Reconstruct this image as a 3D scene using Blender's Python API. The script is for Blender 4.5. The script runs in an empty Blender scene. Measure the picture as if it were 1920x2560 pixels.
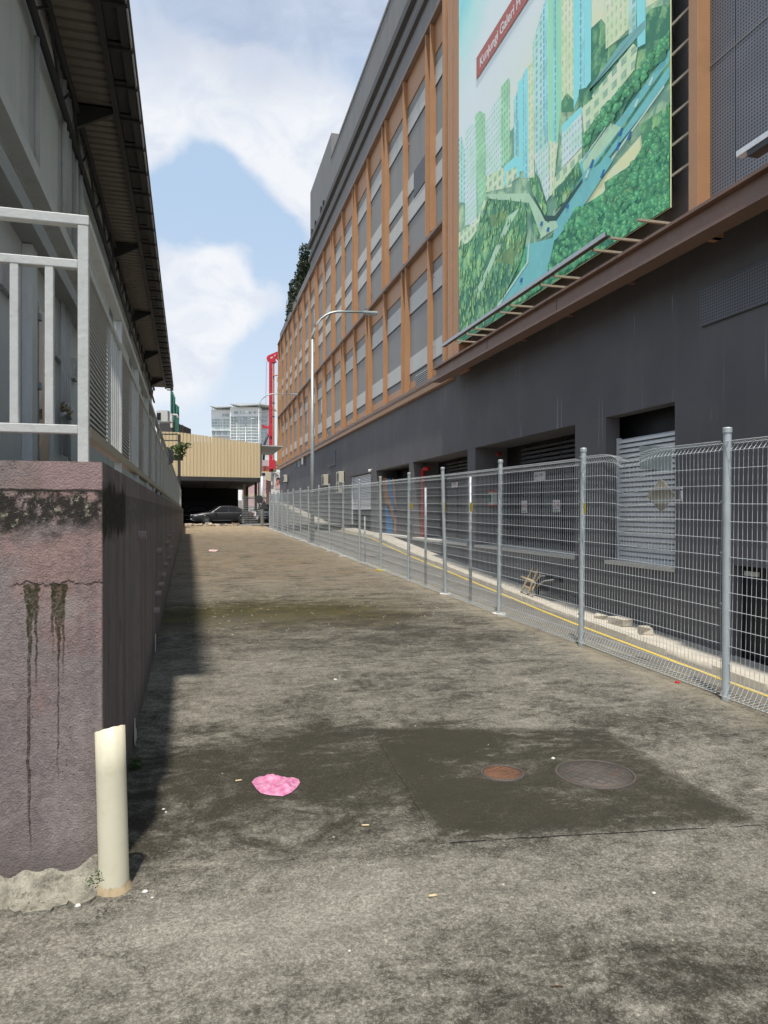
import bpy, math, random
from mathutils import Vector, Matrix
from mathutils import noise as mn
R = math.radians
rnd = random.Random(7)
scene = bpy.context.scene
col = scene.collection

# ------------------------------------------------------------------ camera
YAW = 14.65; F = 1775.0; EYE = 1.6
cam_data = bpy.data.cameras.new('camera'); cam = bpy.data.objects.new('camera', cam_data); col.objects.link(cam)
cam_data.sensor_fit = 'VERTICAL'; cam_data.sensor_height = 36.0; cam_data.lens = 36.0 * F / 2560.0
cam_data.clip_start = 0.05; cam_data.clip_end = 4000
cam.location = (0, 0, EYE); cam.rotation_euler = (R(90), 0, R(-YAW))
scene.camera = cam
cy_ = scene.cycles; cy_.max_bounces = 5; cy_.diffuse_bounces = 3; cy_.glossy_bounces = 2; cy_.transmission_bounces = 2; cy_.transparent_max_bounces = 4; cy_.use_adaptive_sampling = True; cy_.adaptive_threshold = 0.02
SY, CY = math.sin(R(YAW)), math.cos(R(YAW))

# ------------------------------------------------------------------ view, world, sun
vs = scene.view_settings
vs.view_transform = 'Standard'; vs.look = 'None'; vs.gamma = 1.0; vs.use_curve_mapping = False; vs.exposure = 0.92
SUN = Vector((0.11, 0.32, -1.0)).normalized()
world = bpy.data.worlds.new('World'); scene.world = world; world.use_nodes = True
sun_d = bpy.data.lights.new('sun', 'SUN'); sun_d.energy = 2.55; sun_d.angle = R(1.9); sun_d.color = (1.0, 0.94, 0.85)
sun_o = bpy.data.objects.new('sun', sun_d); col.objects.link(sun_o); sun_o.location = (-5, -15, 40)
sun_o.rotation_euler = SUN.to_track_quat('-Z', 'Y').to_euler()

# ------------------------------------------------------------------ pixel geometry (photo pixels -> real planes)
def ray(px, py):
    u = (px - 960) / F; v = (1280 - py) / F
    return Vector((SY + u * CY, CY - u * SY, v))
def onX(px, py, X): r = ray(px, py); t = X / r.x; return Vector((X, r.y * t, EYE + r.z * t))
def onY(px, py, Y): r = ray(px, py); t = Y / r.y; return Vector((r.x * t, Y, EYE + r.z * t))
def atD(px, py, d): r = ray(px, py); return Vector((r.x * d, r.y * d, EYE + r.z * d))
SL = 0.013
def onG(px, py):
    r = ray(px, py); t = EYE / (SL * r.y - r.z); return Vector((r.x * t, r.y * t, SL * r.y * t))
def gz(y): return SL * y

# ------------------------------------------------------------------ node helpers
class NT:
    def __init__(s, tree): s.t = tree; s.n = tree.nodes; s.l = tree.links
    def new(s, ty, **kw):
        n = s.n.new(ty)
        for k, v in kw.items(): setattr(n, k, v)
        return n
    def put(s, sock, v):
        if v is None: return
        if hasattr(v, 'is_linked') or isinstance(v, bpy.types.NodeSocket): s.l.new(v, sock)
        else:
            if isinstance(v, (tuple, list)) and len(v) == 3 and sock.type == 'RGBA': v = (*v, 1)
            sock.default_value = v
    def math(s, op, a, b=None, c=None, clamp=False):
        n = s.new('ShaderNodeMath', operation=op); n.use_clamp = clamp
        s.put(n.inputs[0], a); s.put(n.inputs[1], b); s.put(n.inputs[2], c); return n.outputs[0]
    def vmath(s, op, a, b=None):
        n = s.new('ShaderNodeVectorMath', operation=op); s.put(n.inputs[0], a); s.put(n.inputs[1], b)
        return n.outputs['Value'] if op in ('DOT_PRODUCT', 'LENGTH') else n.outputs[0]
    def mix(s, f, a, b, blend='MIX'):
        n = s.new('ShaderNodeMix', data_type='RGBA', blend_type=blend)
        s.put(n.inputs[0], f); s.put(n.inputs[6], a); s.put(n.inputs[7], b); return n.outputs[2]
    def noise(s, vec, scale, detail=4, rough=0.55, dist=0.0):
        n = s.new('ShaderNodeTexNoise'); s.put(n.inputs['Vector'], vec); s.put(n.inputs['Scale'], scale)
        s.put(n.inputs['Detail'], detail); s.put(n.inputs['Roughness'], rough); s.put(n.inputs['Distortion'], dist); return n.outputs[0]
    def voro(s, vec, scale, feature='F1'):
        n = s.new('ShaderNodeTexVoronoi', feature=feature); s.put(n.inputs['Vector'], vec); s.put(n.inputs['Scale'], scale); return n
    def ss(s, x, lo, hi):
        n = s.new('ShaderNodeMapRange', interpolation_type='SMOOTHSTEP'); s.put(n.inputs[0], x)
        n.inputs[1].default_value = lo; n.inputs[2].default_value = hi; n.inputs[3].default_value = 0; n.inputs[4].default_value = 1
        return n.outputs[0]
    def lin(s, x, lo, hi, a=0.0, b=1.0):
        n = s.new('ShaderNodeMapRange'); s.put(n.inputs[0], x); n.clamp = True
        n.inputs[1].default_value = lo; n.inputs[2].default_value = hi; n.inputs[3].default_value = a; n.inputs[4].default_value = b
        return n.outputs[0]
    def scalev(s, vec, sc):
        n = s.new('ShaderNodeMapping'); s.put(n.inputs[0], vec); n.inputs['Scale'].default_value = sc; return n.outputs[0]
    def xyz(s, vec): n = s.new('ShaderNodeSeparateXYZ'); s.put(n.inputs[0], vec); return n.outputs
    def comb(s, x, y, z): n = s.new('ShaderNodeCombineXYZ'); s.put(n.inputs[0], x); s.put(n.inputs[1], y); s.put(n.inputs[2], z); return n.outputs[0]
    def gauss(s, x, c, w):   # 1 at c falling to 0 at +-w
        return s.math('SUBTRACT', 1.0, s.ss(s.math('ABSOLUTE', s.math('SUBTRACT', x, c)), 0.0, w))

MATS = {}
def new_mat(name):
    m = bpy.data.materials.new(name); m.use_nodes = True; nt = NT(m.node_tree)
    b = nt.n['Principled BSDF']; MATS[name] = m
    return m, nt, b
def pos(nt): return nt.new('ShaderNodeNewGeometry').outputs['Position']
def bump(nt, b, h, strength=0.3, dist=0.02):
    n = nt.new('ShaderNodeBump'); n.inputs['Strength'].default_value = strength; n.inputs['Distance'].default_value = dist
    nt.put(n.inputs['Height'], h); nt.l.new(n.outputs[0], b.inputs['Normal'])
def PM(name, base, rough=0.6, metal=0.0, var=0.18, scale=3.0, dirt=None, dirt_amt=0.3, bmp=0.0, bscale=60, streak=False, spec=0.4):
    """weathered paint / metal / concrete: base colour broken up by grain, streaks and dirt"""
    m, nt, b = new_mat(name); p = pos(nt)
    vec = nt.scalev(p, (1, 1, 0.12)) if streak else p
    n1 = nt.noise(vec, scale, 5, 0.6); n2 = nt.noise(p, scale * 9, 3, 0.6)
    f = nt.math('ADD', nt.math('MULTIPLY', n1, 0.7), nt.math('MULTIPLY', n2, 0.3))
    lo = tuple(c * (1 - var) for c in base); hi = tuple(min(1, c * (1 + var)) for c in base)
    c = nt.mix(nt.lin(f, 0.3, 0.7), lo, hi)
    if dirt: c = nt.mix(nt.math('MULTIPLY', nt.ss(nt.noise(vec, scale * 1.7, 6, 0.7), 0.5, 0.75), dirt_amt), c, dirt)
    nt.put(b.inputs['Base Color'], c); b.inputs['Roughness'].default_value = rough; b.inputs['Metallic'].default_value = metal
    b.inputs['Specular IOR Level'].default_value = spec
    nt.put(b.inputs['Roughness'], nt.lin(n1, 0.2, 0.8, max(0.05, rough - 0.1), min(1, rough + 0.1)))
    if bmp: bump(nt, b, nt.noise(p, bscale, 4, 0.6), bmp, 0.01)
    return m

# ------------------------------------------------------------------ sky
def build_world():
    nt = NT(world.node_tree); bg = nt.n['Background']
    sky = nt.new('ShaderNodeTexSky', sky_type='NISHITA'); sky.sun_disc = False
    sky.sun_elevation = math.asin(-SUN.z); sky.sun_rotation = math.atan2(-SUN.x, -SUN.y)
    sky.air_density = 1.0; sky.dust_density = 2.5; sky.ozone_density = 1.0
    d = nt.new('ShaderNodeTexCoord').outputs['Generated']
    x, y, z = nt.xyz(d)
    q = nt.scalev(d, (1.0, 1.0, 1.35))
    n = nt.noise(q, 4.2, 6, 0.58, 0.5); n2 = nt.noise(q, 13.0, 7, 0.62, 0.7); n0 = nt.noise(q, 1.7, 3, 0.5)
    f = nt.math('ADD', nt.math('ADD', 0.36, nt.math('MULTIPLY', nt.math('SUBTRACT', n0, 0.5), 0.9)), nt.math('ADD', nt.math('MULTIPLY', nt.math('SUBTRACT', n, 0.5), 1.0), nt.math('MULTIPLY', nt.math('SUBTRACT', n2, 0.5), 0.75)))
    # cumulus banks and clear gaps in the part of the sky above the alley
    for px, py, rad, amt in ((350, 270, 6, .30), (470, 260, 6, .30), (560, 290, 6, .28), (630, 250, 4, .22), (720, 340, 7, .36), (790, 400, 6, .32), (690, 430, 4, .20), (385, 410, 3.5, .26), (445, 530, 3, .26),
                             (510, 620, 5, .32), (570, 690, 6, .32), (630, 730, 5, .24), (470, 760, 6, .30), (410, 850, 7, .34), (500, 870, 6, .22), (420, 960, 6, .12),
                             (450, 460, 5, -.42), (530, 430, 6, -.42), (570, 530, 6, -.36), (490, 570, 3, -.2), (640, 590, 5, -.30), (390, 620, 4, -.36), (430, 690, 3.5, -.26), (690, 640, 5, -.22), (690, 850, 8, -.36), (600, 950, 8, -.24), (680, 275, 3, -.24)):
        c = ray(px, py).normalized()
        dot = nt.vmath('DOT_PRODUCT', d, tuple(c))
        f = nt.math('ADD', f, nt.math('MULTIPLY', nt.ss(dot, math.cos(R(rad)), 1.0), amt))
    mask = nt.ss(f, 0.28, 0.68)
    shade = nt.lin(n2, 0.40, 0.62)
    ccol = nt.mix(nt.math('MULTIPLY', shade, 0.8), (4.25, 4.34, 4.50), (3.35, 3.6, 4.1))
    haze = nt.mix(nt.ss(z, 0.05, 0.42), (3.5, 3.85, 4.3), (2.4, 3.12, 4.0))
    skc = nt.mix(0.78, sky.outputs[0], haze)
    # high thin grey layer overhead
    high = nt.math('MULTIPLY', nt.ss(nt.math('ADD', z, nt.math('MULTIPLY', nt.math('SUBTRACT', n, 0.5), 0.16)), 0.455, 0.575), 0.92)
    lay = nt.mix(nt.lin(n2, 0.35, 0.65), (2.15, 2.5, 3.2), (2.6, 3.0, 3.7))
    c = nt.mix(nt.math('MULTIPLY', mask, 0.94), skc, ccol)
    c = nt.mix(high, c, lay)
    c = nt.mix(nt.ss(z, -0.02, 0.0), (2.2, 2.2, 2.1), c)
    nt.l.new(c, bg.inputs[0]); bg.inputs[1].default_value = 0.115
build_world()

# ------------------------------------------------------------------ mesh helpers
class MB:
    def __init__(s): s.v = []; s.f = []; s.sm = []
    def add(s, vs, fs, smooth=False):
        o = len(s.v); s.v += [tuple(v) for v in vs]; s.f += [tuple(i + o for i in f) for f in fs]; s.sm += [smooth] * len(fs); return s
    def box(s, x0, x1, y0, y1, z0, z1):
        x0, x1 = min(x0, x1), max(x0, x1); y0, y1 = min(y0, y1), max(y0, y1); z0, z1 = min(z0, z1), max(z0, z1)
        return s.add([(x0,y0,z0),(x1,y0,z0),(x1,y1,z0),(x0,y1,z0),(x0,y0,z1),(x1,y0,z1),(x1,y1,z1),(x0,y1,z1)],
                     [(0,3,2,1),(4,5,6,7),(0,1,5,4),(1,2,6,5),(2,3,7,6),(3,0,4,7)])
    def prism(s, pts, off):   # polygon pts (3d, ordered) extruded by vector off
        n = len(pts); off = Vector(off); a = [Vector(p) for p in pts]; b = [p + off for p in a]
        return s.add(a + b, [tuple(range(n))[::-1], tuple(range(n, 2 * n))] + [(i, (i + 1) % n, n + (i + 1) % n, n + i) for i in range(n)])
    def tube(s, pts, r, n=8, cap=True):
        pts = [Vector(p) for p in pts]; rs = r if isinstance(r, (list, tuple)) else [r] * len(pts)
        rings = []
        for i, p in enumerate(pts):
            t = (pts[min(i + 1, len(pts) - 1)] - pts[max(i - 1, 0)]).normalized()
            a = Vector((0, 0, 1)) if abs(t.z) < 0.9 else Vector((1, 0, 0))
            e1 = t.cross(a).normalized(); e2 = t.cross(e1).normalized()
            rings.append([p + (e1 * math.cos(2 * math.pi * k / n) + e2 * math.sin(2 * math.pi * k / n)) * rs[i] for k in range(n)])
        vs = [v for rg in rings for v in rg]; fs = []
        for i in range(len(pts) - 1):
            for k in range(n): fs.append((i * n + k, i * n + (k + 1) % n, (i + 1) * n + (k + 1) % n, (i + 1) * n + k))
        s.add(vs, fs, n > 5)
        if cap:
            o = len(s.v) - len(vs); m = len(pts)
            s.f += [tuple(o + k for k in range(n))[::-1], tuple(o + (m - 1) * n + k for k in range(n))]; s.sm += [False, False]
        return s
    def lathe(s, prof, c, n=24, axis='Z'):   # prof: (radius, height)
        vs = []; fs = []
        for r, h in prof:
            for k in range(n):
                a = 2 * math.pi * k / n; x, y = r * math.cos(a), r * math.sin(a)
                if axis == 'Z': vs.append((c[0] + x, c[1] + y, c[2] + h))
                elif axis == 'X': vs.append((c[0] + h, c[1] + x, c[2] + y))
                else: vs.append((c[0] + x, c[1] + h, c[2] + y))
        for i in range(len(prof) - 1):
            for k in range(n): fs.append((i * n + k, i * n + (k + 1) % n, (i + 1) * n + (k + 1) % n, (i + 1) * n + k))
        return s.add(vs, fs, True)
    def build(s, name, mat, parent=None, local=False, origin=None, bevel=0):
        me = bpy.data.meshes.new(name)
        if parent is not None:
            off = Vector((0, 0, 0)) if local else world_off(parent)
        else:
            if origin is None:
                xs = [v[0] for v in s.v]; ys = [v[1] for v in s.v]; zs = [v[2] for v in s.v]
                off = Vector(((min(xs) + max(xs)) / 2, (min(ys) + max(ys)) / 2, min(zs)))
            else: off = Vector(origin)
        me.from_pydata([(v[0] - off.x, v[1] - off.y, v[2] - off.z) for v in s.v], [], s.f)
        me.polygons.foreach_set('use_smooth', s.sm); me.update()
        o = bpy.data.objects.new(name, me); col.objects.link(o)
        me.materials.append(MATS[mat] if isinstance(mat, str) else mat)
        if parent is not None: o.parent = parent
        else: o.location = off
        if bevel:
            md = o.modifiers.new('bevel', 'BEVEL'); md.width = bevel; md.segments = 2; md.limit_method = 'ANGLE'
        return o
def world_off(o):
    v = Vector((0, 0, 0))
    while o is not None: v += o.location; o = o.parent
    return v
def tag(o, label=None, cat=None, group=None, kind=None):
    if label: o['label'] = label
    if cat: o['category'] = cat
    if group: o['group'] = group
    if kind: o['kind'] = kind
    return o
def thing(name, loc, label, cat, group=None, rz=0.0):
    o = bpy.data.objects.new(name, None); col.objects.link(o); o.location = loc; o.rotation_euler = (0, 0, rz); o.empty_display_size = 0.2
    return tag(o, label, cat, group)
def box(name, mat, parent, x0, x1, y0, y1, z0, z1, local=False, bevel=0):
    return MB().box(x0, x1, y0, y1, z0, z1).build(name, mat, parent, local, bevel=bevel)
def copy_obj(o, parent, loc=None):
    c = o.copy(); col.objects.link(c); c.parent = parent
    if loc is not None: c.location = loc
    return c
def copy_tree(o, parent=None):
    c = o.copy(); col.objects.link(c); c.parent = parent
    for ch in [k for k in o.children]: copy_tree(ch, c)
    return c
def text_mesh(name, body, size, mat, parent, origin, xdir, ydir, width=None, extrude=0.002, bold=0.0):
    """flat lettering: laid out along xdir / ydir from origin"""
    cu = bpy.data.curves.new(name, 'FONT'); cu.body = body; cu.size = size; cu.extrude = extrude; cu.offset = bold
    t = bpy.data.objects.new(name, cu); col.objects.link(t)
    bpy.context.view_layer.update()
    me = bpy.data.meshes.new_from_object(t.evaluated_get(bpy.context.evaluated_depsgraph_get()))
    bpy.data.objects.remove(t)
    xs = [v.co.x for v in me.vertices]; w = max(xs) - min(xs); k = (width / w) if width else 1.0
    xd, yd = Vector(xdir), Vector(ydir); zd = xd.cross(yd); off = world_off(parent); org = Vector(origin)
    for v in me.vertices:
        v.co = org + xd * ((v.co.x - min(xs)) * k) + yd * v.co.y + zd * v.co.z - off
    o = bpy.data.objects.new(name, me); col.objects.link(o); o.parent = parent
    me.materials.clear(); me.materials.append(MATS[mat]); return o

WX, WY, WT = -0.391, 3.2, 1.811
# ------------------------------------------------------------------ materials
def speckled(nt, flat, L, dark, light):
    """exposed-aggregate concrete: the share of pale grains follows L (0..1), grain by grain"""
    w = flat
    r1 = nt.xyz(nt.voro(w, 210).outputs['Color'])[0]; r2 = nt.xyz(nt.voro(w, 95).outputs['Color'])[1]; r3 = nt.noise(flat, 14, 7, 0.72, .3)
    k1 = nt.ss(nt.math('SUBTRACT', L, r1), -0.16, 0.26); k2 = nt.ss(nt.math('SUBTRACT', L, r2), -0.10, 0.22); k3 = nt.ss(nt.math('SUBTRACT', nt.math('ADD', L, .20), r3), -0.23, 0.26)
    k = nt.math('ADD', nt.math('MULTIPLY', k1, 0.30), nt.math('ADD', nt.math('MULTIPLY', k2, 0.22), nt.math('MULTIPLY', k3, 0.48)))
    veil = nt.noise(nt.scalev(nt.vmath('ADD', flat, (11, 4, 0)), (.8, 1.25, 1)), 5.5, 8, 0.74, .6); crisp = nt.noise(flat, 55, 5, .75)
    g = nt.math('MULTIPLY', nt.lin(veil, .30, .68, .74, 1.34), nt.lin(crisp, .32, .66, .66, 1.42))
    cc = nt.mix(k, dark, light); cc = nt.mix(1.0, cc, nt.comb(g, g, g), 'MULTIPLY')
    return cc, nt.math('ADD', nt.math('MULTIPLY', r1, .4), nt.math('ADD', r3, nt.math('MULTIPLY', r2, .4)))
def blotches(nt, flat):
    big = nt.noise(nt.scalev(flat, (0.85, 1.0, 1)), 0.8, 6, 0.62, 0.8)
    med = nt.noise(nt.scalev(flat, (0.75, 1.2, 1)), 2.6, 7, 0.72, 0.9)
    return big, med
def mat_ground():
    m, nt, b = new_mat('ground_concrete'); p = pos(nt); x, y, z = nt.xyz(p); flat = nt.comb(x, y, 0.0)
    big, med = blotches(nt, flat)
    L = nt.math('ADD', 0.33, nt.math('ADD', nt.math('MULTIPLY', nt.math('SUBTRACT', big, 0.5), .8), nt.math('MULTIPLY', nt.math('SUBTRACT', med, 0.5), 1.25)))
    wob = nt.math('MULTIPLY', nt.math('SUBTRACT', med, 0.5), 1.5)
    def spot(cx, cy_, sx, sy, r0, r1_, amt):
        r = nt.math('ADD', nt.vmath('LENGTH', nt.scalev(nt.vmath('SUBTRACT', flat, (cx, cy_, 0)), (sx, sy, 1))), wob)
        return nt.math('MULTIPLY', nt.math('SUBTRACT', 1.0, nt.ss(r, r0, r1_)), amt)
    damp = spot(0.55, 4.2, .62, 1.0, .3, 1.25, 1.0)
    yd = nt.math('ADD', y, nt.math('MULTIPLY', nt.math('SUBTRACT', big, 0.5), 3.4))
    for t_ in (nt.math('MULTIPLY', damp, -.27), spot(.45, 2.75, .60, 1.5, .1, .85, .30), spot(2.6, 2.6, .7, 1.4, .1, .8, .10), spot(.2, 1.75, .8, 1.2, .1, .6, .16), spot(1.6, 1.9, .9, 1.3, .1, .55, -.14), spot(0.0, 7.0, .7, .8, .2, 1.2, .14),
               nt.math('MULTIPLY', nt.gauss(yd, 8.6, 2.2), -.14), nt.math('MULTIPLY', nt.ss(x, 3.2, 4.3), nt.math('MULTIPLY', nt.ss(y, 3.0, 6.0), .16))):
        L = nt.math('ADD', L, t_)
    L = nt.lin(L, 0.0, 0.75, 0.08, 0.66)
    PCS = [(v_.x, v_.y) for v_ in (onG(929, 1822), onG(1510, 1823), onG(1918, 2060), onG(1095, 2112))]
    ins = None
    for i in range(4):
        (ax_, ay_), (bx_, by_) = PCS[i], PCS[(i + 1) % 4]; ln = math.hypot(bx_ - ax_, by_ - ay_); nx_, ny_ = (by_ - ay_) / ln, -(bx_ - ax_) / ln
        dd = nt.math('SUBTRACT', nt.vmath('DOT_PRODUCT', flat, (nx_, ny_, 0)), nx_ * ax_ + ny_ * ay_)
        ins = dd if ins is None else nt.math('MINIMUM', ins, dd)
    wornp = nt.ss(nt.noise(nt.scalev(flat, (0.7, 1.5, 1)), 1.9, 7, 0.75, 0.9), 0.55, 0.61)
    pat = nt.math('MULTIPLY', nt.ss(nt.math('ADD', ins, nt.math('MULTIPLY', nt.math('SUBTRACT', med, .5), .45)), -.02, .10), nt.math('SUBTRACT', 1.0, nt.math('MULTIPLY', wornp, .75)))
    L = nt.math('SUBTRACT', L, nt.math('MULTIPLY', pat, .24))
    c, h = speckled(nt, flat, L, (0.031, 0.028, 0.021), (0.236, 0.223, 0.188))
    c = nt.mix(nt.math('MULTIPLY', pat, .38), c, (0.040, 0.036, 0.023))
    c = nt.mix(nt.math('MULTIPLY', damp, .35), c, (0.036, 0.033, 0.020))
    # warm dust further up the ramp
    c = nt.mix(nt.math('MULTIPLY', nt.ss(y, 6.5, 20.0), nt.lin(med, 0.36, 0.62, 0.05, 0.85)), c, (0.200, 0.146, 0.088))
    c = nt.mix(nt.math('MULTIPLY', nt.ss(y, 30, 46), nt.lin(med, .36, .64, .30, .95)), c, (0.38, 0.295, 0.19))
    # mossy band across the ramp
    yy = nt.math('ADD', y, nt.math('MULTIPLY', nt.math('SUBTRACT', med, 0.5), 2.8))
    moss = nt.math('MULTIPLY', nt.gauss(yy, 10.6, 2.1), nt.math('SUBTRACT', 1.0, nt.ss(nt.math('ADD', x, nt.math('MULTIPLY', nt.math('SUBTRACT', big, .5), 2.0)), 1.8, 4.2)))
    c = nt.mix(nt.math('MULTIPLY', moss, .92), c, nt.mix(nt.lin(med, .4, .6), (0.030, 0.027, 0.007), (0.066, 0.055, 0.015)))
    c = nt.mix(nt.math('MULTIPLY', nt.ss(nt.math('ADD', x, nt.math('MULTIPLY', nt.math('SUBTRACT', med, .5), 1.4)), 3.75, 4.35), nt.math('MULTIPLY', nt.ss(y, 2.5, 5.0), .6)), c, (0.27, 0.23, 0.16))
    # hairline cracks
    cr = nt.voro(nt.vmath('ADD', flat, nt.comb(nt.math('MULTIPLY', med, 0.5), nt.math('MULTIPLY', big, 0.9), 0.0)), 0.30, 'DISTANCE_TO_EDGE').outputs['Distance']
    c = nt.mix(nt.math('MULTIPLY', nt.math('MULTIPLY', nt.math('SUBTRACT', 1.0, nt.ss(cr, 0.0, 0.003)), nt.ss(big, .45, .55)), 0.6), c, (0.02, 0.02, 0.017))
    nt.put(b.inputs['Base Color'], c); b.inputs['Roughness'].default_value = 0.9; b.inputs['Specular IOR Level'].default_value = 0.25
    bump(nt, b, nt.math('ADD', h, med), 0.35, 0.004)
mat_ground()
def mat_render_wall():
    """purple-pink rough render with black mould under the coping, moss runs below the crack"""
    m, nt, b = new_mat('purple_render'); p = pos(nt); x, y, z = nt.xyz(p)
    med = nt.noise(p, 2.2, 6, 0.6, 0.3); fine = nt.noise(p, 34, 5, 0.7); rough = nt.noise(p, 120, 3, 0.65)
    vert = nt.noise(nt.scalev(p, (1, 1, 0.08)), 6.5, 5, 0.6)
    c = nt.mix(nt.lin(med, 0.32, 0.68), (0.232, 0.190, 0.182), (0.355, 0.298, 0.282))
    c = nt.mix(nt.math('MULTIPLY', nt.ss(nt.noise(p, 1.7, 5, 0.65), 0.50, 0.64), 0.6), c, (0.38, 0.225, 0.195))
    c = nt.mix(nt.math('MULTIPLY', nt.ss(vert, 0.50, 0.70), 0.5), c, (0.150, 0.130, 0.140))
    c = nt.mix(nt.lin(fine, 0.35, 0.62, 0.42, 0.0), c, (0.085, 0.065, 0.068))
    c = nt.mix(nt.lin(rough, 0.52, 0.70, 0.0, 0.35), c, (0.42, 0.36, 0.36))
    # bare grey skim showing below the crack
    g = nt.math('MULTIPLY', nt.gauss(z, 1.16, 0.34), nt.ss(nt.noise(p, 5, 5, 0.65), 0.48, 0.62))
    c = nt.mix(nt.math('MULTIPLY', g, 0.6), c, (0.29, 0.27, 0.25))
    cop = nt.ss(z, 1.683, 1.693)
    c = nt.mix(nt.math('MULTIPLY', cop, 0.5), c, nt.mix(nt.ss(nt.noise(nt.scalev(p, (1, 1, 0.3)), 4, 4), 0.45, 0.6), (0.21, 0.175, 0.155), (0.37, 0.27, 0.265)))
    pit = nt.voro(p, 46).outputs['Distance']
    pits = nt.math('MULTIPLY', nt.math('SUBTRACT', 1.0, nt.ss(pit, 0.10, 0.18)), nt.ss(nt.noise(p, 9, 2), 0.50, 0.6))
    c = nt.mix(nt.math('MULTIPLY', pits, 0.8), c, (0.03, 0.027, 0.025))
    # mould band under coping: ragged, densest right under the joint
    zz = nt.math('ADD', z, nt.math('MULTIPLY', nt.math('SUBTRACT', nt.noise(p, 6, 7, 0.75), 0.5), 0.34))
    band = nt.math('MULTIPLY', nt.ss(zz, 1.47, 1.58), nt.math('SUBTRACT', 1.0, nt.ss(z, 1.683, 1.697)))
    mo = nt.noise(p, 13, 8, 0.78, 0.4)
    c = nt.mix(nt.math('MULTIPLY', band, nt.math('MULTIPLY', nt.ss(mo, 0.38, 0.49), 0.95)), c, (0.026, 0.025, 0.021))
    c = nt.mix(nt.math('MULTIPLY', band, nt.math('MULTIPLY', nt.ss(nt.noise(p, 30, 7, 0.75), 0.54, 0.64), 0.85)), c, (0.34, 0.32, 0.24))
    jn = nt.math('SUBTRACT', 1.0, nt.ss(nt.math('ABSOLUTE', nt.math('SUBTRACT', z, nt.math('ADD', 1.690, nt.math('MULTIPLY', nt.math('SUBTRACT', nt.noise(nt.comb(x, y, 0.0), 11, 5, .7), .5), 0.02)))), 0.002, 0.009))
    c = nt.mix(nt.math('MULTIPLY', jn, 0.85), c, (0.02, 0.019, 0.017))
    # alley face: dark vertical damp runs from the top
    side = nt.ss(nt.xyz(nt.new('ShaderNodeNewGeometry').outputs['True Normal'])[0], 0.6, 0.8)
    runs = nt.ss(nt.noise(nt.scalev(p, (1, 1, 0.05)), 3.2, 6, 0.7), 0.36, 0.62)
    c = nt.mix(nt.math('MULTIPLY', side, 0.5), c, (0.25, 0.225, 0.225))  # paler tone mixed into the alley face to offset its shade
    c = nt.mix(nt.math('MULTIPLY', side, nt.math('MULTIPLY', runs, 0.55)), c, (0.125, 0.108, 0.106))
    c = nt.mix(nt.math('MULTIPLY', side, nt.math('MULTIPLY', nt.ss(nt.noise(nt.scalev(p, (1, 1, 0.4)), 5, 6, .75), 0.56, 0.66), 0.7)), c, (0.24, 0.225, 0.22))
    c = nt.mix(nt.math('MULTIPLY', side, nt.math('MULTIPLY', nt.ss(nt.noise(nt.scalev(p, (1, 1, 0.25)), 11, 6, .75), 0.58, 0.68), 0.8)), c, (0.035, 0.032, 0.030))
    ye = nt.math('ADD', y, nt.math('MULTIPLY', nt.math('SUBTRACT', nt.noise(p, 12, 5, .7), .5), .25))
    mpatch = nt.math('MULTIPLY', nt.math('MULTIPLY', side, nt.math('SUBTRACT', 1.0, nt.ss(ye, 4.25, 4.40))), nt.math('MULTIPLY', nt.ss(zz, 1.46, 1.52), nt.math('SUBTRACT', 1.0, nt.ss(zz, 1.68, 1.76))))
    c = nt.mix(nt.math('MULTIPLY', mpatch, 0.93), c, nt.mix(nt.ss(fine, .5, .62), (0.022, 0.020, 0.012), (0.05, 0.047, 0.02)))
    # moss runs on the front face, ragged and thinning downwards
    front = nt.math('SUBTRACT', 1.0, nt.ss(y, WY + 0.005, WY + 0.012))
    wob = nt.math('MULTIPLY', nt.math('SUBTRACT', nt.noise(nt.comb(0.0, 0.0, z), 6, 5, 0.65), 0.5), 0.045)
    rag = nt.math('MULTIPLY', nt.math('SUBTRACT', nt.noise(p, 42, 5, 0.75), 0.5), 0.030)
    grow = nt.lin(z, 0.95, 1.30, 0.0, 1.0)
    for cx, w, zb, wo in ((-0.672, 0.024, 0.12, .0030), (-0.563, 0.030, 0.42, .0022), (-0.648, 0.008, 0.80, .0028), (-0.585, 0.007, 0.95, .0025), (-0.545, 0.006, 0.85, .003), (-0.678, 0.004, 0.3, .002)):
        dx = nt.math('ABSOLUTE', nt.math('SUBTRACT', nt.math('ADD', x, wob), cx))
        wid = nt.math('ADD', nt.math('ADD', nt.math('MULTIPLY', nt.math('POWER', grow, 1.8), w), nt.math('MULTIPLY', rag, nt.math('ADD', grow, 0.12))), wo)
        k = nt.math('MULTIPLY', nt.math('SUBTRACT', 1.0, nt.ss(nt.math('SUBTRACT', dx, wid), -0.002, 0.003)), nt.math('MULTIPLY', nt.ss(z, zb, zb + 0.2), nt.math('SUBTRACT', 1.0, nt.ss(z, 1.295, 1.31))))
        k = nt.math('MULTIPLY', nt.math('MULTIPLY', k, front), nt.lin(nt.noise(p, 60, 4, .7), 0.32, 0.55, 0.25, 0.92))
        c = nt.mix(k, c, nt.mix(nt.ss(z, 0.9, 1.2), (0.045, 0.030, 0.022), (0.040, 0.040, 0.016)))
    # crack line
    cz = nt.math('ADD', 1.303, nt.math('MULTIPLY', nt.math('SUBTRACT', nt.noise(nt.comb(x, 0.0, 0.0), 7, 6, 0.75), 0.5), 0.16))
    ck = nt.math('SUBTRACT', 1.0, nt.ss(nt.math('ABSOLUTE', nt.math('SUBTRACT', z, cz)), 0.001, 0.006))
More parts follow.
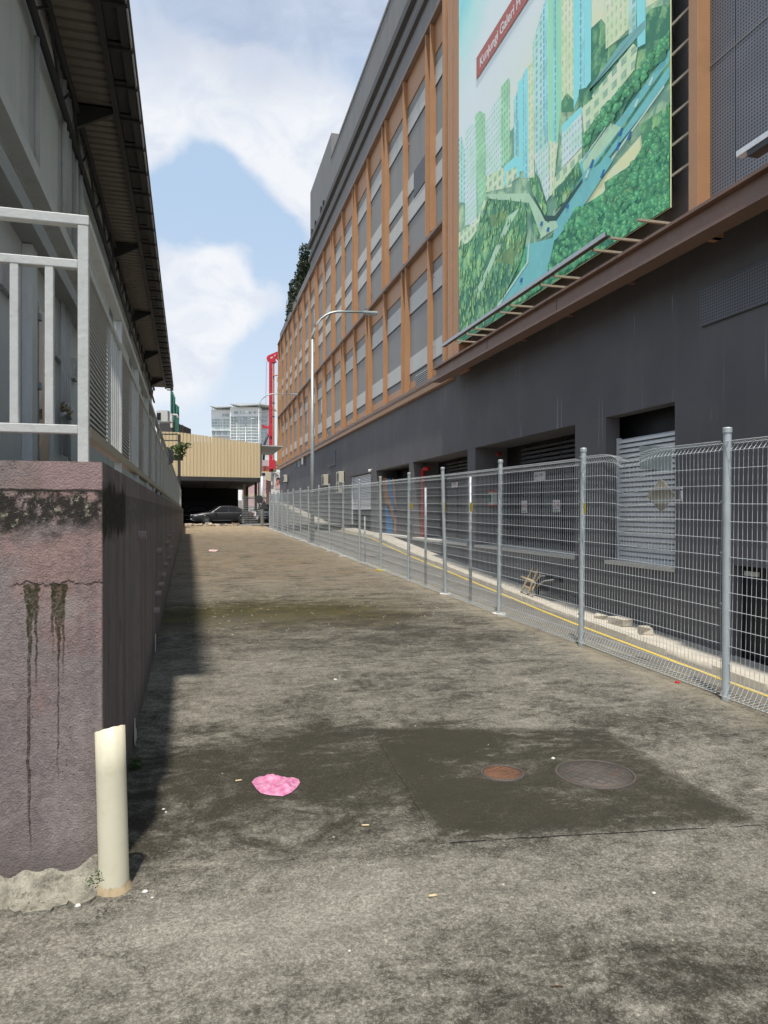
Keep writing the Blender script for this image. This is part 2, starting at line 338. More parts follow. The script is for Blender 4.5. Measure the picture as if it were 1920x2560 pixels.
    c = nt.mix(nt.math('MULTIPLY', nt.math('MULTIPLY', nt.math('MULTIPLY', ck, front), nt.ss(nt.noise(p, 8, 3), 0.36, 0.50)), 0.9), c, (0.018, 0.015, 0.014))
    # dirt splash at the foot
    foot = nt.math('SUBTRACT', 1.0, nt.ss(nt.math('ADD', z, nt.math('MULTIPLY', nt.math('SUBTRACT', med, 0.5), 0.4)), 0.12, 0.42))
    c = nt.mix(nt.math('MULTIPLY', foot, 0.6), c, (0.125, 0.110, 0.10))
    nt.put(b.inputs['Base Color'], c); b.inputs['Roughness'].default_value = 0.92; b.inputs['Specular IOR Level'].default_value = 0.2
    bump(nt, b, nt.math('ADD', nt.math('MULTIPLY', rough, 1.0), nt.math('MULTIPLY', fine, 0.7)), 0.65, 0.008)
mat_render_wall()
def mat_dark_wall():
    m, nt, b = new_mat('charcoal_wall'); p = pos(nt); x, y, z = nt.xyz(p)
    big = nt.noise(p, 0.45, 5, 0.55); vert = nt.noise(nt.scalev(p, (1, 1, 0.04)), 2.2, 5, 0.6); fine = nt.noise(p, 22, 4, 0.6)
    c = nt.mix(nt.lin(big, 0.3, 0.7), (0.118, 0.113, 0.117), (0.148, 0.142, 0.145))
    c = nt.mix(nt.math('MULTIPLY', nt.ss(vert, 0.52, 0.75), 0.35), c, (0.165, 0.162, 0.165))
    drip = nt.math('MULTIPLY', nt.ss(nt.noise(nt.scalev(p, (1, 1, 0.02)), 9, 3, 0.5), 0.64, 0.74), nt.ss(nt.noise(p, 0.6, 3), 0.46, 0.62))
    rp = nt.new('ShaderNodeTexBrick'); nt.put(rp.inputs['Vector'], nt.comb(y, z, 0.0)); rp.inputs['Scale'].default_value = 0.17; rp.inputs['Mortar Size'].default_value = 0.0; rp.inputs['Color1'].default_value = (0, 0, 0, 1); rp.inputs['Color2'].default_value = (1, 1, 1, 1); rp.inputs['Bias'].default_value = -.2
    c = nt.mix(nt.math('MULTIPLY', nt.xyz(rp.outputs[0])[0], 0.22), c, (0.10, 0.10, 0.106))
    c = nt.mix(nt.math('MULTIPLY', nt.math('SUBTRACT', 1.0, nt.ss(nt.math('ADD', z, nt.math('MULTIPLY', nt.noise(p, 1.5, 5), 1.2)), -1.2, 0.5)), 0.35), c, (0.20, 0.19, 0.17))
    c = nt.mix(nt.math('MULTIPLY', drip, 0.55), c, (0.34, 0.34, 0.34))
    c = nt.mix(nt.math('MULTIPLY', nt.ss(nt.noise(p, 60, 2), 0.70, 0.78), 0.3), c, (0.20, 0.20, 0.20))
    nt.put(b.inputs['Base Color'], c); b.inputs['Roughness'].default_value = 0.75; b.inputs['Specular IOR Level'].default_value = 0.3
    bump(nt, b, nt.math('ADD', fine, big), 0.25, 0.01)
mat_dark_wall()
PM('asphalt', (0.155, 0.148, 0.135), 0.9, var=0.22, scale=1.2, dirt=(0.24, 0.225, 0.19), dirt_amt=0.5, bmp=0.4, bscale=140)
PM('terrain_soil', (0.16, 0.15, 0.12), 0.95, var=0.3, scale=0.2)
PM('kerb_concrete', (0.50, 0.46, 0.385), 0.9, var=0.18, scale=3, dirt=(0.24, 0.21, 0.16), dirt_amt=0.5, bmp=0.4, bscale=50)
PM('yellow_paint', (0.60, 0.44, 0.06), 0.8, var=0.15, scale=5, dirt=(0.35, 0.30, 0.18), dirt_amt=0.6)
PM('mortar', (0.27, 0.255, 0.205), 0.95, var=0.6, scale=14, dirt=(0.05, 0.046, 0.028), dirt_amt=1.0, bmp=1.0, bscale=70)
PM('terrace_concrete', (0.24, 0.23, 0.22), 0.9, var=0.2, scale=2)
PM('cream_pvc', (0.72, 0.675, 0.51), 0.42, var=0.05, scale=5, dirt=(0.45, 0.38, 0.24), dirt_amt=0.25, spec=0.5)
PM('pipe_foot_dirt', (0.42, 0.33, 0.20), 0.9, var=0.3, scale=22)
PM('purple_pipe', (0.27, 0.215, 0.21), 0.7, var=0.25, scale=12)
PM('dark_hole', (0.012, 0.012, 0.012), 0.9, var=0.1)
PM('rail_paint', (0.53, 0.545, 0.525), 0.45, var=0.07, scale=6, dirt=(0.30, 0.29, 0.26), dirt_amt=0.35, bmp=0.25, bscale=35)
PM('louvre_panel_paint', (0.56, 0.575, 0.575), 0.5, var=0.1, scale=4, dirt=(0.2, 0.19, 0.17), dirt_amt=0.4)
PM('beige_edge', (0.42, 0.385, 0.29), 0.6, var=0.12, scale=6)
PM('shed_wall_paint', (0.66, 0.685, 0.685), 0.7, var=0.10, scale=1.6, dirt=(0.40, 0.41, 0.41), dirt_amt=0.5, streak=True, bmp=0.1, bscale=20)
PM('shed_steel', (0.33, 0.35, 0.355), 0.5, var=0.14, scale=3)
PM('shed_dark_steel', (0.030, 0.030, 0.032), 0.6, var=0.2, scale=4)
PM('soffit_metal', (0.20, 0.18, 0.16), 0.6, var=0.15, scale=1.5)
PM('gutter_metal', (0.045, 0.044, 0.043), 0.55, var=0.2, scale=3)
PM('gutter_edge', (0.34, 0.335, 0.32), 0.5, var=0.15, scale=5)
PM('dark_glass', (0.018, 0.021, 0.026), 0.12, var=0.1, spec=0.6)
PM('stainless', (0.44, 0.42, 0.385), 0.32, 0.8, var=0.10, scale=4, dirt=(0.30, 0.24, 0.18), dirt_amt=0.4)
PM('breeze_block', (0.50, 0.51, 0.51), 0.85, var=0.12, scale=8, bmp=0.3)
PM('conduit', (0.50, 0.51, 0.51), 0.5, var=0.12, scale=6)
PM('brass', (0.28, 0.20, 0.09), 0.4, 0.7, var=0.2, scale=9)
PM('ac_white', (0.66, 0.66, 0.62), 0.5, var=0.06, scale=4, dirt=(0.4, 0.37, 0.3), dirt_amt=0.25)
PM('ac_cream', (0.58, 0.54, 0.44), 0.55, var=0.07, scale=4, dirt=(0.36, 0.31, 0.22), dirt_amt=0.35)
PM('galvanised', (0.48, 0.525, 0.54), 0.45, 0.2, var=0.12, scale=7, dirt=(0.52, 0.55, 0.56), dirt_amt=0.4)
PM('galv_wire', (0.54, 0.58, 0.595), 0.45, 0.15, var=0.10, scale=9)
PM('lamp_steel', (0.40, 0.435, 0.44), 0.4, 0.4, var=0.1, scale=4, dirt=(0.25, 0.24, 0.22), dirt_amt=0.3)
PM('orange_frame', (0.46, 0.248, 0.125), 0.5, var=0.08, scale=1.2, dirt=(0.32, 0.18, 0.095), dirt_amt=0.3)
PM('brown_frame', (0.25, 0.175, 0.14), 0.55, var=0.12, scale=2, dirt=(0.30, 0.25, 0.22), dirt_amt=0.3)
PM('brown_beam', (0.215, 0.130, 0.092), 0.5, var=0.12, scale=1.5, dirt=(0.28, 0.21, 0.17), dirt_amt=0.45)
PM('panel_dark', (0.28, 0.278, 0.27), 0.7, var=0.08, scale=0.8, dirt=(0.17, 0.168, 0.16), dirt_amt=0.3, streak=True)
PM('panel_light', (0.56, 0.56, 0.53), 0.7, var=0.06, scale=0.8, dirt=(0.33, 0.33, 0.31), dirt_amt=0.3, streak=True)
PM('parapet_grey', (0.24, 0.238, 0.236), 0.8, var=0.12, scale=0.7, dirt=(0.13, 0.13, 0.13), dirt_amt=0.5, streak=True)
PM('cornice_shade', (0.105, 0.104, 0.104), 0.75, var=0.12, scale=0.8)  # darkened so the colour carries the shadow lines of the ledges
PM('louvre_white', (0.78, 0.79, 0.79), 0.4, 0.15, var=0.06, scale=4, dirt=(0.42, 0.41, 0.38), dirt_amt=0.3)
PM('black_paint', (0.016, 0.016, 0.018), 0.5, var=0.25, scale=3)
PM('charcoal_metal', (0.045, 0.046, 0.052), 0.5, var=0.15, scale=3)
PM('sill_white', (0.60, 0.58, 0.53), 0.8, var=0.12, scale=5, dirt=(0.3, 0.27, 0.2), dirt_amt=0.4)
PM('red_pipe', (0.50, 0.040, 0.030), 0.45, var=0.12, scale=6)
PM('sign_white', (0.62, 0.61, 0.58), 0.6, var=0.05, scale=8)
PM('sign_ink', (0.05, 0.05, 0.06), 0.6, var=0.1)
PM('sign_red', (0.45, 0.05, 0.05), 0.6, var=0.1)
PM('sign_yellow', (0.62, 0.47, 0.05), 0.6, var=0.1, scale=8)
PM('green_sign', (0.02, 0.16, 0.07), 0.5, var=0.1)
PM('mural_blue', (0.020, 0.17, 0.40), 0.6, var=0.12, scale=2)
PM('mural_orange', (0.36, 0.15, 0.055), 0.6, var=0.12, scale=2)
PM('bamboo', (0.50, 0.38, 0.21), 0.75, var=0.25, scale=14)
PM('tan_board', (0.40, 0.355, 0.27), 0.7, var=0.12, scale=12, streak=True)
PM('grey_board', (0.27, 0.315, 0.325), 0.6, var=0.08, scale=4)
PM('rubble', (0.50, 0.42, 0.33), 0.9, var=0.3, scale=5, bmp=0.4, bscale=40)
PM('pebble_white', (0.62, 0.60, 0.55), 0.8, var=0.12, scale=30)
PM('grit_tan', (0.36, 0.33, 0.25), 0.9, var=0.3, scale=8)
PM('cream_cladding', (0.74, 0.60, 0.375), 0.55, var=0.06, scale=0.8, dirt=(0.58, 0.46, 0.27), dirt_amt=0.35, streak=True)
PM('bridge_soffit', (0.215, 0.185, 0.155), 0.85, var=0.25, scale=0.9, dirt=(0.10, 0.09, 0.08), dirt_amt=0.6)
PM('dark_steel', (0.055, 0.055, 0.055), 0.5, var=0.2, scale=3)
PM('carpark_dark', (0.020, 0.019, 0.018), 0.9, var=0.3, scale=1)  # near-black colour stands in for the deep shade under the raised building
PM('roof_white', (0.55, 0.55, 0.53), 0.6, var=0.1)
PM('car_grey', (0.028, 0.028, 0.031), 0.34, 0.2, var=0.08, scale=1, spec=0.6)
PM('car_silver', (0.30, 0.31, 0.32), 0.28, 0.5, var=0.05, scale=1, spec=0.6)
PM('car_black', (0.010, 0.010, 0.011), 0.2, 0.2, var=0.1, spec=0.6)
PM('tyre', (0.018, 0.018, 0.018), 0.85, var=0.2, scale=20)
PM('alloy', (0.35, 0.35, 0.36), 0.35, 0.7, var=0.1)
PM('tail_red', (0.35, 0.015, 0.015), 0.25, var=0.1)
PM('lamp_glass', (0.55, 0.56, 0.58), 0.15, var=0.05)
PM('scooter_white', (0.55, 0.55, 0.54), 0.35, var=0.05)
PM('rig_red', (0.560, 0.030, 0.050), 0.5, var=0.12, scale=0.5, dirt=(0.36, 0.03, 0.04), dirt_amt=0.5)
PM('rig_orange', (0.55, 0.17, 0.09), 0.55, var=0.15, scale=0.6)
PM('rig_yellow', (0.58, 0.44, 0.17), 0.6, var=0.12, scale=0.6)
PM('site_cream', (0.58, 0.50, 0.36), 0.7, var=0.15, scale=0.4)
PM('condo_white', (0.93, 0.93, 0.92), 0.7, var=0.04, scale=0.02)
PM('condo_grey', (0.66, 0.69, 0.71), 0.7, var=0.06, scale=0.02)
PM('condo_glass', (0.46, 0.54, 0.54), 0.3, var=0.25, scale=0.05)
PM('condo_glass_green', (0.54, 0.66, 0.60), 0.3, var=0.2, scale=0.05)
PM('hoarding_white', (0.66, 0.63, 0.60), 0.6, var=0.05, scale=0.5)
PM('hoarding_blue', (0.012, 0.11, 0.34), 0.6, var=0.08, scale=0.5)
PM('hoarding_grey', (0.22, 0.20, 0.21), 0.6, var=0.1, scale=0.5)
PM('skin_print', (0.55, 0.19, 0.14), 0.6, var=0.1, scale=2)
PM('hair_print', (0.020, 0.016, 0.016), 0.6, var=0.1)
PM('pink_print', (0.62, 0.42, 0.42), 0.6, var=0.08, scale=2)
PM('net_green', (0.055, 0.20, 0.17), 0.8, var=0.35, scale=0.8, streak=True)
PM('trunk_bark', (0.09, 0.07, 0.05), 0.9, var=0.3, scale=6)
PM('vine_pot', (0.10, 0.09, 0.08), 0.8, var=0.2)
PM('cloth_grey', (0.27, 0.26, 0.26), 0.9, var=0.3, scale=20)
PM('rust_iron', (0.17, 0.085, 0.050), 0.8, 0.2, var=0.35, scale=9, dirt=(0.07, 0.055, 0.05), dirt_amt=0.7, bmp=0.4, bscale=70)
PM('old_iron', (0.105, 0.092, 0.082), 0.7, 0.3, var=0.3, scale=7, dirt=(0.17, 0.09, 0.06), dirt_amt=0.6, bmp=0.4, bscale=70)
PM('bottle_cap_red', (0.55, 0.02, 0.03), 0.4, var=0.05)
PM('cigarette', (0.62, 0.50, 0.30), 0.8, var=0.15, scale=60)
PM('twig_brown', (0.10, 0.06, 0.035), 0.9, var=0.3)
def leaf_mat(name, a, b_):
    m, nt, b = new_mat(name); p = pos(nt)
    oi = nt.noise(p, 6.0, 2, 0.6)
    nt.put(b.inputs['Base Color'], nt.mix(nt.lin(oi, 0.3, 0.7), a, b_)); b.inputs['Roughness'].default_value = 0.55
leaf_mat('leaf_dark', (0.012, 0.022, 0.008), (0.040, 0.065, 0.020))
leaf_mat('leaf_green', (0.035, 0.075, 0.014), (0.08, 0.13, 0.035))
leaf_mat('moss_leaf', (0.030, 0.060, 0.012), (0.06, 0.10, 0.02))
def mat_bag():
    m, nt, b = new_mat('pink_plastic'); p = pos(nt)
    n = nt.noise(p, 30, 4, 0.6)
    nt.put(b.inputs['Base Color'], nt.mix(nt.lin(n, 0.3, 0.7), (0.62, 0.13, 0.33), (0.82, 0.42, 0.58)))
    b.inputs['Roughness'].default_value = 0.42; b.inputs['Alpha'].default_value = 0.78
    b.inputs['Transmission Weight'].default_value = 0.0
mat_bag()
def mat_perf(name, colr, holes, scale):
    """perforated sheet: the hole pattern is far finer than can be picked apart"""
    m, nt, b = new_mat(name); p = pos(nt); x, y, z = nt.xyz(p)
    cell = lambda q: nt.math('ABSOLUTE', nt.math('SUBTRACT', nt.math('FRACT', nt.math('MULTIPLY', q, scale)), 0.5))
    f = nt.math('MULTIPLY', nt.math('LESS_THAN', cell(y), 0.30), nt.math('LESS_THAN', cell(z), 0.30))
    n = nt.noise(p, 0.8, 4)
    c = nt.mix(nt.lin(n, 0.3, 0.7), tuple(k * 0.85 for k in colr), tuple(k * 1.15 for k in colr))
    nt.put(b.inputs['Base Color'], nt.mix(f, c, holes)); b.inputs['Roughness'].default_value = 0.5
mat_perf('perforated_screen', (0.19, 0.195, 0.215), (0.045, 0.046, 0.052), 13.0)
mat_perf('perforated_vent', (0.135, 0.136, 0.145), (0.022, 0.022, 0.024), 14.0)

# ================================================================== SETTING
def strip(name, mat, xs, ys, zf, kind='structure', thick=None):
    """sheet over grid xs x ys with height zf(x, y)"""
    v = [(x, y, zf(x, y)) for y in ys for x in xs]; n = len(xs); f = []
    for j in range(len(ys) - 1):
        for i in range(n - 1): a = j * n + i; f.append((a, a + 1, a + 1 + n, a + n))
    o = MB().add(v, f, True).build(name, mat, origin=(0, 0, 0)); tag(o, kind=kind); return o
# wide terrain sheet, below everything, out to the horizon
strip('ground', 'terrain_soil', [-1500, -40, 40, 1500], [-60, 60, 200, 2500], lambda x, y: -2.6)
# concrete ramp
RXR = 4.46
rs = random.Random(3)
def ramp_z(x, y): return gz(y) + 0.006 * math.sin(x * 1.9 + y * 0.7) * math.sin(y * 1.3 + 0.4)
XS = [-9, -4, -2, -1] + [-0.6 + 0.25 * i for i in range(20)] + [RXR]
YS = [-12, -6, -3] + [-1.5 + 0.4 * i for i in range(60)] + [24 + 2.0 * i for i in range(14)]
ramp = strip('concrete_ramp', 'ground_concrete', XS, YS, ramp_z); tag(ramp, 'stained mossy concrete ramp rising between the purple wall and the mesh fence')
# ramp edge kerb falling to the lower road
e = MB()
for y0, y1 in zip(YS[:-1], YS[1:]):
    e.add([(RXR, y0, ramp_z(RXR, y0)), (RXR, y1, ramp_z(RXR, y1)), (RXR + 0.03, y1, -2.55), (RXR + 0.03, y0, -2.55)], [(0, 1, 2, 3)])
tag(e.build('ramp_edge', 'kerb_concrete', ramp, True))
# lower road beside the charcoal building
RZ = [(-14, -2.0), (4, -1.93), (11, -1.83), (18.9, -1.50), (29.3, -0.87), (34.6, -0.57), (42.3, 0.0), (62.8, 0.45), (89, 2.2), (112, 3.4), (150, 3.6)]
def road_z(y):
    for (a, za), (b, zb) in zip(RZ[:-1], RZ[1:]):
        if y <= b: return za + (zb - za) * (y - a) / (b - a)
    return RZ[-1][1]
RYS = [-14 + 2.0 * i for i in range(83)]
KX = 10.45     # kerb face
strip('road', 'asphalt', [RXR + 0.02, 6, 8, 9.5, KX + 0.02], RYS, lambda x, y: road_z(y))
strip('yellow_line', 'yellow_paint', [10.17, 10.29], [y for y in RYS if y < 60], lambda x, y: road_z(y) + 0.006)
# pavement with kerb
pv = strip('pavement', 'kerb_concrete', [KX, KX + 0.001, 10.62, 11.56], RYS, lambda x, y: road_z(y) + (0.0 if x <= KX else 0.14))
for k in range(26):   # kerb stones: proud joints along the edge, some missing and crumbled
    y0 = 8.2 + k * 1.5
    if k in (3,): continue
    dz = rnd.uniform(0.01, 0.045)
    pts = [(KX - 0.05, y0 + 0.02, road_z(y0) - 0.05), (KX + 0.14, y0 + 0.02, road_z(y0) - 0.05), (KX + 0.14, y0 + 0.02, road_z(y0) + 0.14 + dz), (KX - 0.02, y0 + 0.02, road_z(y0) + 0.12 + dz)]
    m = MB(); y1 = y0 + 1.46; q = road_z(y1) - road_z(y0)
    m.add(pts + [(x, y1, z + q) for x, _, z in pts], [(3, 2, 1, 0), (4, 5, 6, 7), (0, 1, 5, 4), (1, 2, 6, 5), (2, 3, 7, 6), (3, 0, 4, 7)])
    m.build('kerb_stone', 'kerb_concrete', pv, bevel=0.012)
# loose broken kerb blocks on the pavement
for k, (px, py, sx, sy, sz, rz) in enumerate(((1546, 1572, .34, .62, .18, .15), (1610, 1600, .30, .40, .22, -.35), (1500, 1548, .25, .35, .12, .5))):
    p = onX(px, py, 10.95); z0 = road_z(p.y) + 0.135
    m = MB().box(-sx / 2, sx / 2, -sy / 2, sy / 2, 0, sz)
    r2 = random.Random(k)
    m.v = [(x + r2.uniform(-.05, .05), y + r2.uniform(-.06, .06), z + (r2.uniform(-.05, .03) if z > 0 else 0)) for x, y, z in m.v]
    o = m.build('concrete_block', 'kerb_concrete', origin=(0, 0, 0), bevel=0.02); o.location = (10.98, p.y, z0); o.rotation_euler = (0, 0, rz)
    tag(o, ['long broken concrete kerb block lying on the pavement', 'stubby broken concrete block nearest the black door', 'small concrete rubble piece lying farthest along the pavement'][k], 'concrete block', 'broken kerb blocks')
# repaired concrete patch with manholes
pc = [onG(929, 1822), onG(1510, 1823), onG(1918, 2060), onG(1095, 2112)]
m = MB(); ring = []
for i in range(4):
    a, b_ = pc[i], pc[(i + 1) % 4]
    for k in range(30):
        t = k / 30; q = a.lerp(b_, t); am = .005; wv = 0; ring.append((q.x + rs.uniform(-am, am) + (wv if i == 3 else 0), q.y + rs.uniform(-am, am) + (wv if i == 2 else 0)))
cx = sum(q[0] for q in ring) / len(ring); cy = sum(q[1] for q in ring) / len(ring)
top = [(x, y, ramp_z(x, y) + 0.0035) for x, y in ring]; bot = [(cx + (x - cx) * 1.004, cy + (y - cy) * 1.004, ramp_z(x, y) - 0.01) for x, y in ring]
inner = [(cx + (x - cx) * .5, cy + (y - cy) * .5, ramp_z(cx + (x - cx) * .5, cy + (y - cy) * .5) + 0.0035) for x, y in ring]
n = len(ring); m.add(top + bot + inner + [(cx, cy, ramp_z(cx, cy) + 0.0035)], [(i, (i + 1) % n, n + (i + 1) % n, n + i) for i in range(n)] + [(i, 2 * n + i, 2 * n + (i + 1) % n, (i + 1) % n) for i in range(n)] + [(2 * n + i, 3 * n, 2 * n + (i + 1) % n) for i in range(n)])
tag(m.build('concrete_patch', 'ground_concrete', ramp, True))
# dark open joint round the patch
m = MB()
for i in range(n):
    a = Vector((ring[i][0], ring[i][1], 0)); b_ = Vector((ring[(i + 1) % n][0], ring[(i + 1) % n][1], 0)); c = Vector((cx, cy, 0))
    oa = a + (a - c).normalized() * rs.uniform(.001, .006); ob = b_ + (b_ - c).normalized() * rs.uniform(.001, .006)
    if (n * 0.74 < i) or rs.random() < 0.12: continue
    m.add([(a.x, a.y, ramp_z(a.x, a.y) + .004), (b_.x, b_.y, ramp_z(b_.x, b_.y) + .004), (ob.x, ob.y, ramp_z(ob.x, ob.y) + .004), (oa.x, oa.y, ramp_z(oa.x, oa.y) + .004)], [(0, 1, 2, 3)])
m.build('patch_joint', 'dark_hole', ramp, True)
def manhole(px, py, rad, iron, label):
    c = onG(px, py); z = ramp_z(c.x, c.y) + 0.0037
    t = thing('manhole_cover', (c.x, c.y, z), label, 'manhole cover')
    MB().lathe([(rad + .014, -.004), (rad + .014, .006), (rad, .008), (rad, -.001)], (0, 0, 0), 40).build('frame_ring', 'old_iron', t, True)
    m = MB().lathe([(rad - .006, -.003), (rad - .006, .005), (0.001, .006)], (0, 0, 0), 40); m.build('lid', iron, t, True)
    g = MB(); s = rad / 3.6
    k = int(rad / s)
    for i in range(-k, k + 1):
        h = math.sqrt(max(0, (rad * .78) ** 2 - (i * s) ** 2))
        if h < .02: continue
        g.box(i * s - .006, i * s + .006, -h, h, .004, .0072); g.box(-h, h, i * s - .006, i * s + .006, .004, .0070)
    g.build('grip_ribs', iron, t, True)
    t.rotation_euler = (0.0, 0, 0.5)
manhole(1256, 1935, 0.115, 'rust_iron', 'small rusty orange manhole cover in the dark concrete patch')
manhole(1488, 1935, 0.218, 'old_iron', 'large dull iron manhole cover in the dark concrete patch')

# ================================================================== RETAINING WALL
wall = thing('retaining_wall', (WX, WY, 0), 'rough purple rendered retaining wall with moss runs and black mould', 'wall', rz=R(0.74))
m = MB()
def gridface(o, du, dv, nu, nv, jit):
    o, du, dv = Vector(o), Vector(du), Vector(dv); nrm = du.cross(dv).normalized(); v = []; f = []
    for j in range(nv + 1):
        for i in range(nu + 1):
            p = o + du * (i / nu) + dv * (j / nv)
            if 0 < i < nu and 0 < j < nv: p += nrm * rs.uniform(-jit, jit)
            v.append(p)
    for j in range(nv):
        for i in range(nu): a = j * (nu + 1) + i; f.append((a, a + 1, a + nu + 2, a + nu + 1))
    m.add(v, f, True)
gridface((-7, WY, -.1), (7 + WX - 0.004, 0, 0), (0, 0, WT + .1), 90, 40, 0.004)
gridface((WX, WY + 0.004, -.1), (0, 47.5, 0), (0, 0, WT + .1), 300, 24, 0.004)
m.add([(WX - .004, WY, -.1), (WX, WY + .004, -.1), (WX, WY + .004, WT), (WX - .004, WY, WT)], [(0, 1, 2, 3)])
m.add([(-7, WY, WT), (WX, WY, WT), (WX, WY + .26, WT), (-7, WY + .26, WT), (WX, 50.5, WT), (WX - .26, 50.5, WT), (WX - .26, WY + .26, WT)], [(0, 1, 2, 3), (2, 4, 5, 6)])
m.add([(WX - .26, 50.5, WT), (WX, 50.5, WT), (WX, 50.5, 0), (WX - .26, 50.5, 0)], [(0, 1, 2, 3)])
m.build('rendered_face', 'purple_render', wall)
# weep pipes
for px, py, r_ in ((355, 1339, .026), (407, 1377, .026), (415, 1462, .028), (404, 1485, .028), (399, 1526, .026), (432, 1357, .028), (428, 1412, .028), (441, 1340, .03), (437, 1395, .03), (445, 1368, .032), (421, 1438, .026), (448, 1332, .03)):
    p = onX(px, py, WX); r_ *= 1.3
    w = MB().lathe([(r_ * .78, 0.0), (r_ * .78, .06), (r_, .06), (r_, -.02)], (WX, p.y, p.z), 14, 'X').build('weep_pipe', 'purple_pipe', wall)
    MB().lathe([(r_ * .8, .02), (.0005, .02)], (WX, p.y, p.z), 14, 'X').build('bore', 'dark_hole', w)
for px, py in ((385, 1602), (347, 1637), (371, 1420)):
    p = onX(px, py, WX); s = rs.uniform(.012, .02)
    MB().lathe([(s, .0065), (.0005, .007)], (WX, p.y, p.z), 9, 'X').build('weep_hole', 'dark_hole', wall)
# crumbling mortar fillet at the foot of the front face
m = MB(); nx, ny = 130, 11; v = []; f = []
r3 = random.Random(11)
for i in range(nx + 1):
    x = -2.6 + (2.6 + WX + 0.03) * i / nx; h = 0.085 + 0.075 * mn.noise(Vector((x * 4, 0, 1))) + 0.04 * mn.noise(Vector((x * 13, 2, 1))); wdt = 0.12 + 0.04 * mn.noise(Vector((x * 5, 5, 1))) + 0.03 * mn.noise(Vector((x * 17, 7, 1)))
    for j in range(ny + 1):
        t = j / ny; z = h * (1 - t) ** 1.3 + (0.030 * mn.noise(Vector((x * 30, t * 5, 3))) + 0.014 * mn.noise(Vector((x * 70, t * 12, 8))) if 0 < j < ny else 0)
        v.append((x, WY + 0.004 - wdt * t, ramp_z(x, WY - wdt * t) + z - (0.03 if j == ny else 0)))
for i in range(nx):
    for j in range(ny): a = i * (ny + 1) + j; f.append((a, a + ny + 1, a + ny + 2, a + 1))
m.add(v, f, True); m.build('mortar_fillet', 'mortar', wall)
# flaked mortar plates
for k in range(9):
    x = -.47 - .08 * k + r3.uniform(-.02, .02); y = WY - .09 - r3.uniform(0, .06); pts = []
    for a in range(8): rr = r3.uniform(.025, .055); pts.append((x + rr * 1.3 * math.cos(a * .785), y + rr * math.sin(a * .785), ramp_z(x, y) + .008 + r3.uniform(0, .008)))
    MB().prism(pts, (0, 0, -.022)).build('mortar_flake', 'mortar', wall)
for px, py, hh, ww in ((347, 1905, .16, .05), (350, 1930, .07, .03), (404, 1640, .20, .10)):
    q = onX(px, py, WX + .012); pts = []
    for a in range(10): pts.append((WX + .0085, q.y + ww * math.cos(a * .628) * rs.uniform(.6, 1.2), ramp_z(WX, q.y) + hh * .5 * (1 + math.sin(a * .628)) * rs.uniform(.7, 1.2)))
    MB().prism(pts, (.004, 0, 0)).build('lime_bloom', 'sill_white', wall)
# terrace behind the wall
box('terrace', 'terrace_concrete', None, -7, WX - .95, WY + .27, 50, 0.5, 1.60)['kind'] = 'structure'

# cream pipe stub
pb = atD(286, 2228, 2.955); pb.z = ramp_z(pb.x, pb.y)
pt = atD(275, 1822, 2.985)
t = thing('pipe_stub', pb, 'upright cream plastic pipe stub beside the purple wall corner', 'pipe')
ax = (pt - pb); r_ = 0.060; N = 36; m = MB()
e1 = Vector((1, 0, 0)); e2 = Vector((0, 1, 0)); v = []
for ring_i, (tt, rr) in enumerate(((-.03, r_), (0.0, r_), (.25, r_), (.5, r_), (.75, r_), (1, r_), (1, r_ * .93), (.82, r_ * .93))):
    for k in range(N):
        a = 2 * math.pi * k / N; c = pb + ax * tt
        dz = (0.008 * math.cos(a) - 0.020 * math.sin(a - .2) + 0.0012 * math.sin(9 * a)) if tt == 1 else 0
        v.append((c.x + rr * math.cos(a), c.y + rr * math.sin(a), c.z + dz))
f = [(j * N + k, j * N + (k + 1) % N, (j + 1) * N + (k + 1) % N, (j + 1) * N + k) for j in range(7) for k in range(N)]
m.add(v, f, True); m.build('tube', 'cream_pvc', t)
m = MB(); v = []
for j, (h, rr) in enumerate(((-.02, .078), (.003, .069), (.022, .0608))):
    for k in range(N):
        a = 2 * math.pi * k / N; w = r3.uniform(-.004, .006); v.append((pb.x + (rr + w * (j < 2)) * math.cos(a), pb.y + (rr + w * (j < 2)) * math.sin(a), pb.z + h + (r3.uniform(-.006, .012) if j == 2 else 0)))
m.add(v, [(j * N + k, j * N + (k + 1) % N, (j + 1) * N + (k + 1) % N, (j + 1) * N + k) for j in range(2) for k in range(N)], True); m.build('mud_collar', 'pipe_foot_dirt', t)

# ================================================================== RAILING ON THE WALL
RX, RY0 = -0.50, 3.44
ZT, ZM, ZB = 2.93, 2.73, 1.99
rail = thing('railing', (RX, RY0, WT), 'pale grey steel railing with corrugated infill panels on the purple wall', 'railing', rz=R(0.74))
P = 0.023
def bar(name, x0, x1, y0, y1, z0, z1, mat='rail_paint', par=None): return box(name, mat, par or rail, x0, x1, y0, y1, z0, z1, bevel=0.004)
# front run (along -X)
bar('top_rail', -6.5, RX + P + .002, RY0 - P - .002, RY0 + P + .002, ZT - .045, ZT)
bar('middle_rail', -6.5, RX - P, RY0 - P + .003, RY0 + P - .003, ZM - .04, ZM)
bar('bottom_rail', -6.5, RX - P, RY0 - P + .003, RY0 + P - .003, ZB - .04, ZB)
bar('post', RX - P, RX + P, RY0 - P, RY0 + P, WT - .02, ZT - .044)
k = 1; x = RX - .141
while x > -3.2:
    if abs((x - RX) % 1.5) > 0.08: bar('baluster', x - .018, x + .018, RY0 - .018, RY0 + .018, ZB - .002, ZM - .038)
    x -= .141
for k in range(1, 5): bar('post', RX - 1.5 * k - P, RX - 1.5 * k + P, RY0 - P - .001, RY0 + P + .001, WT - .02, ZT - .044)
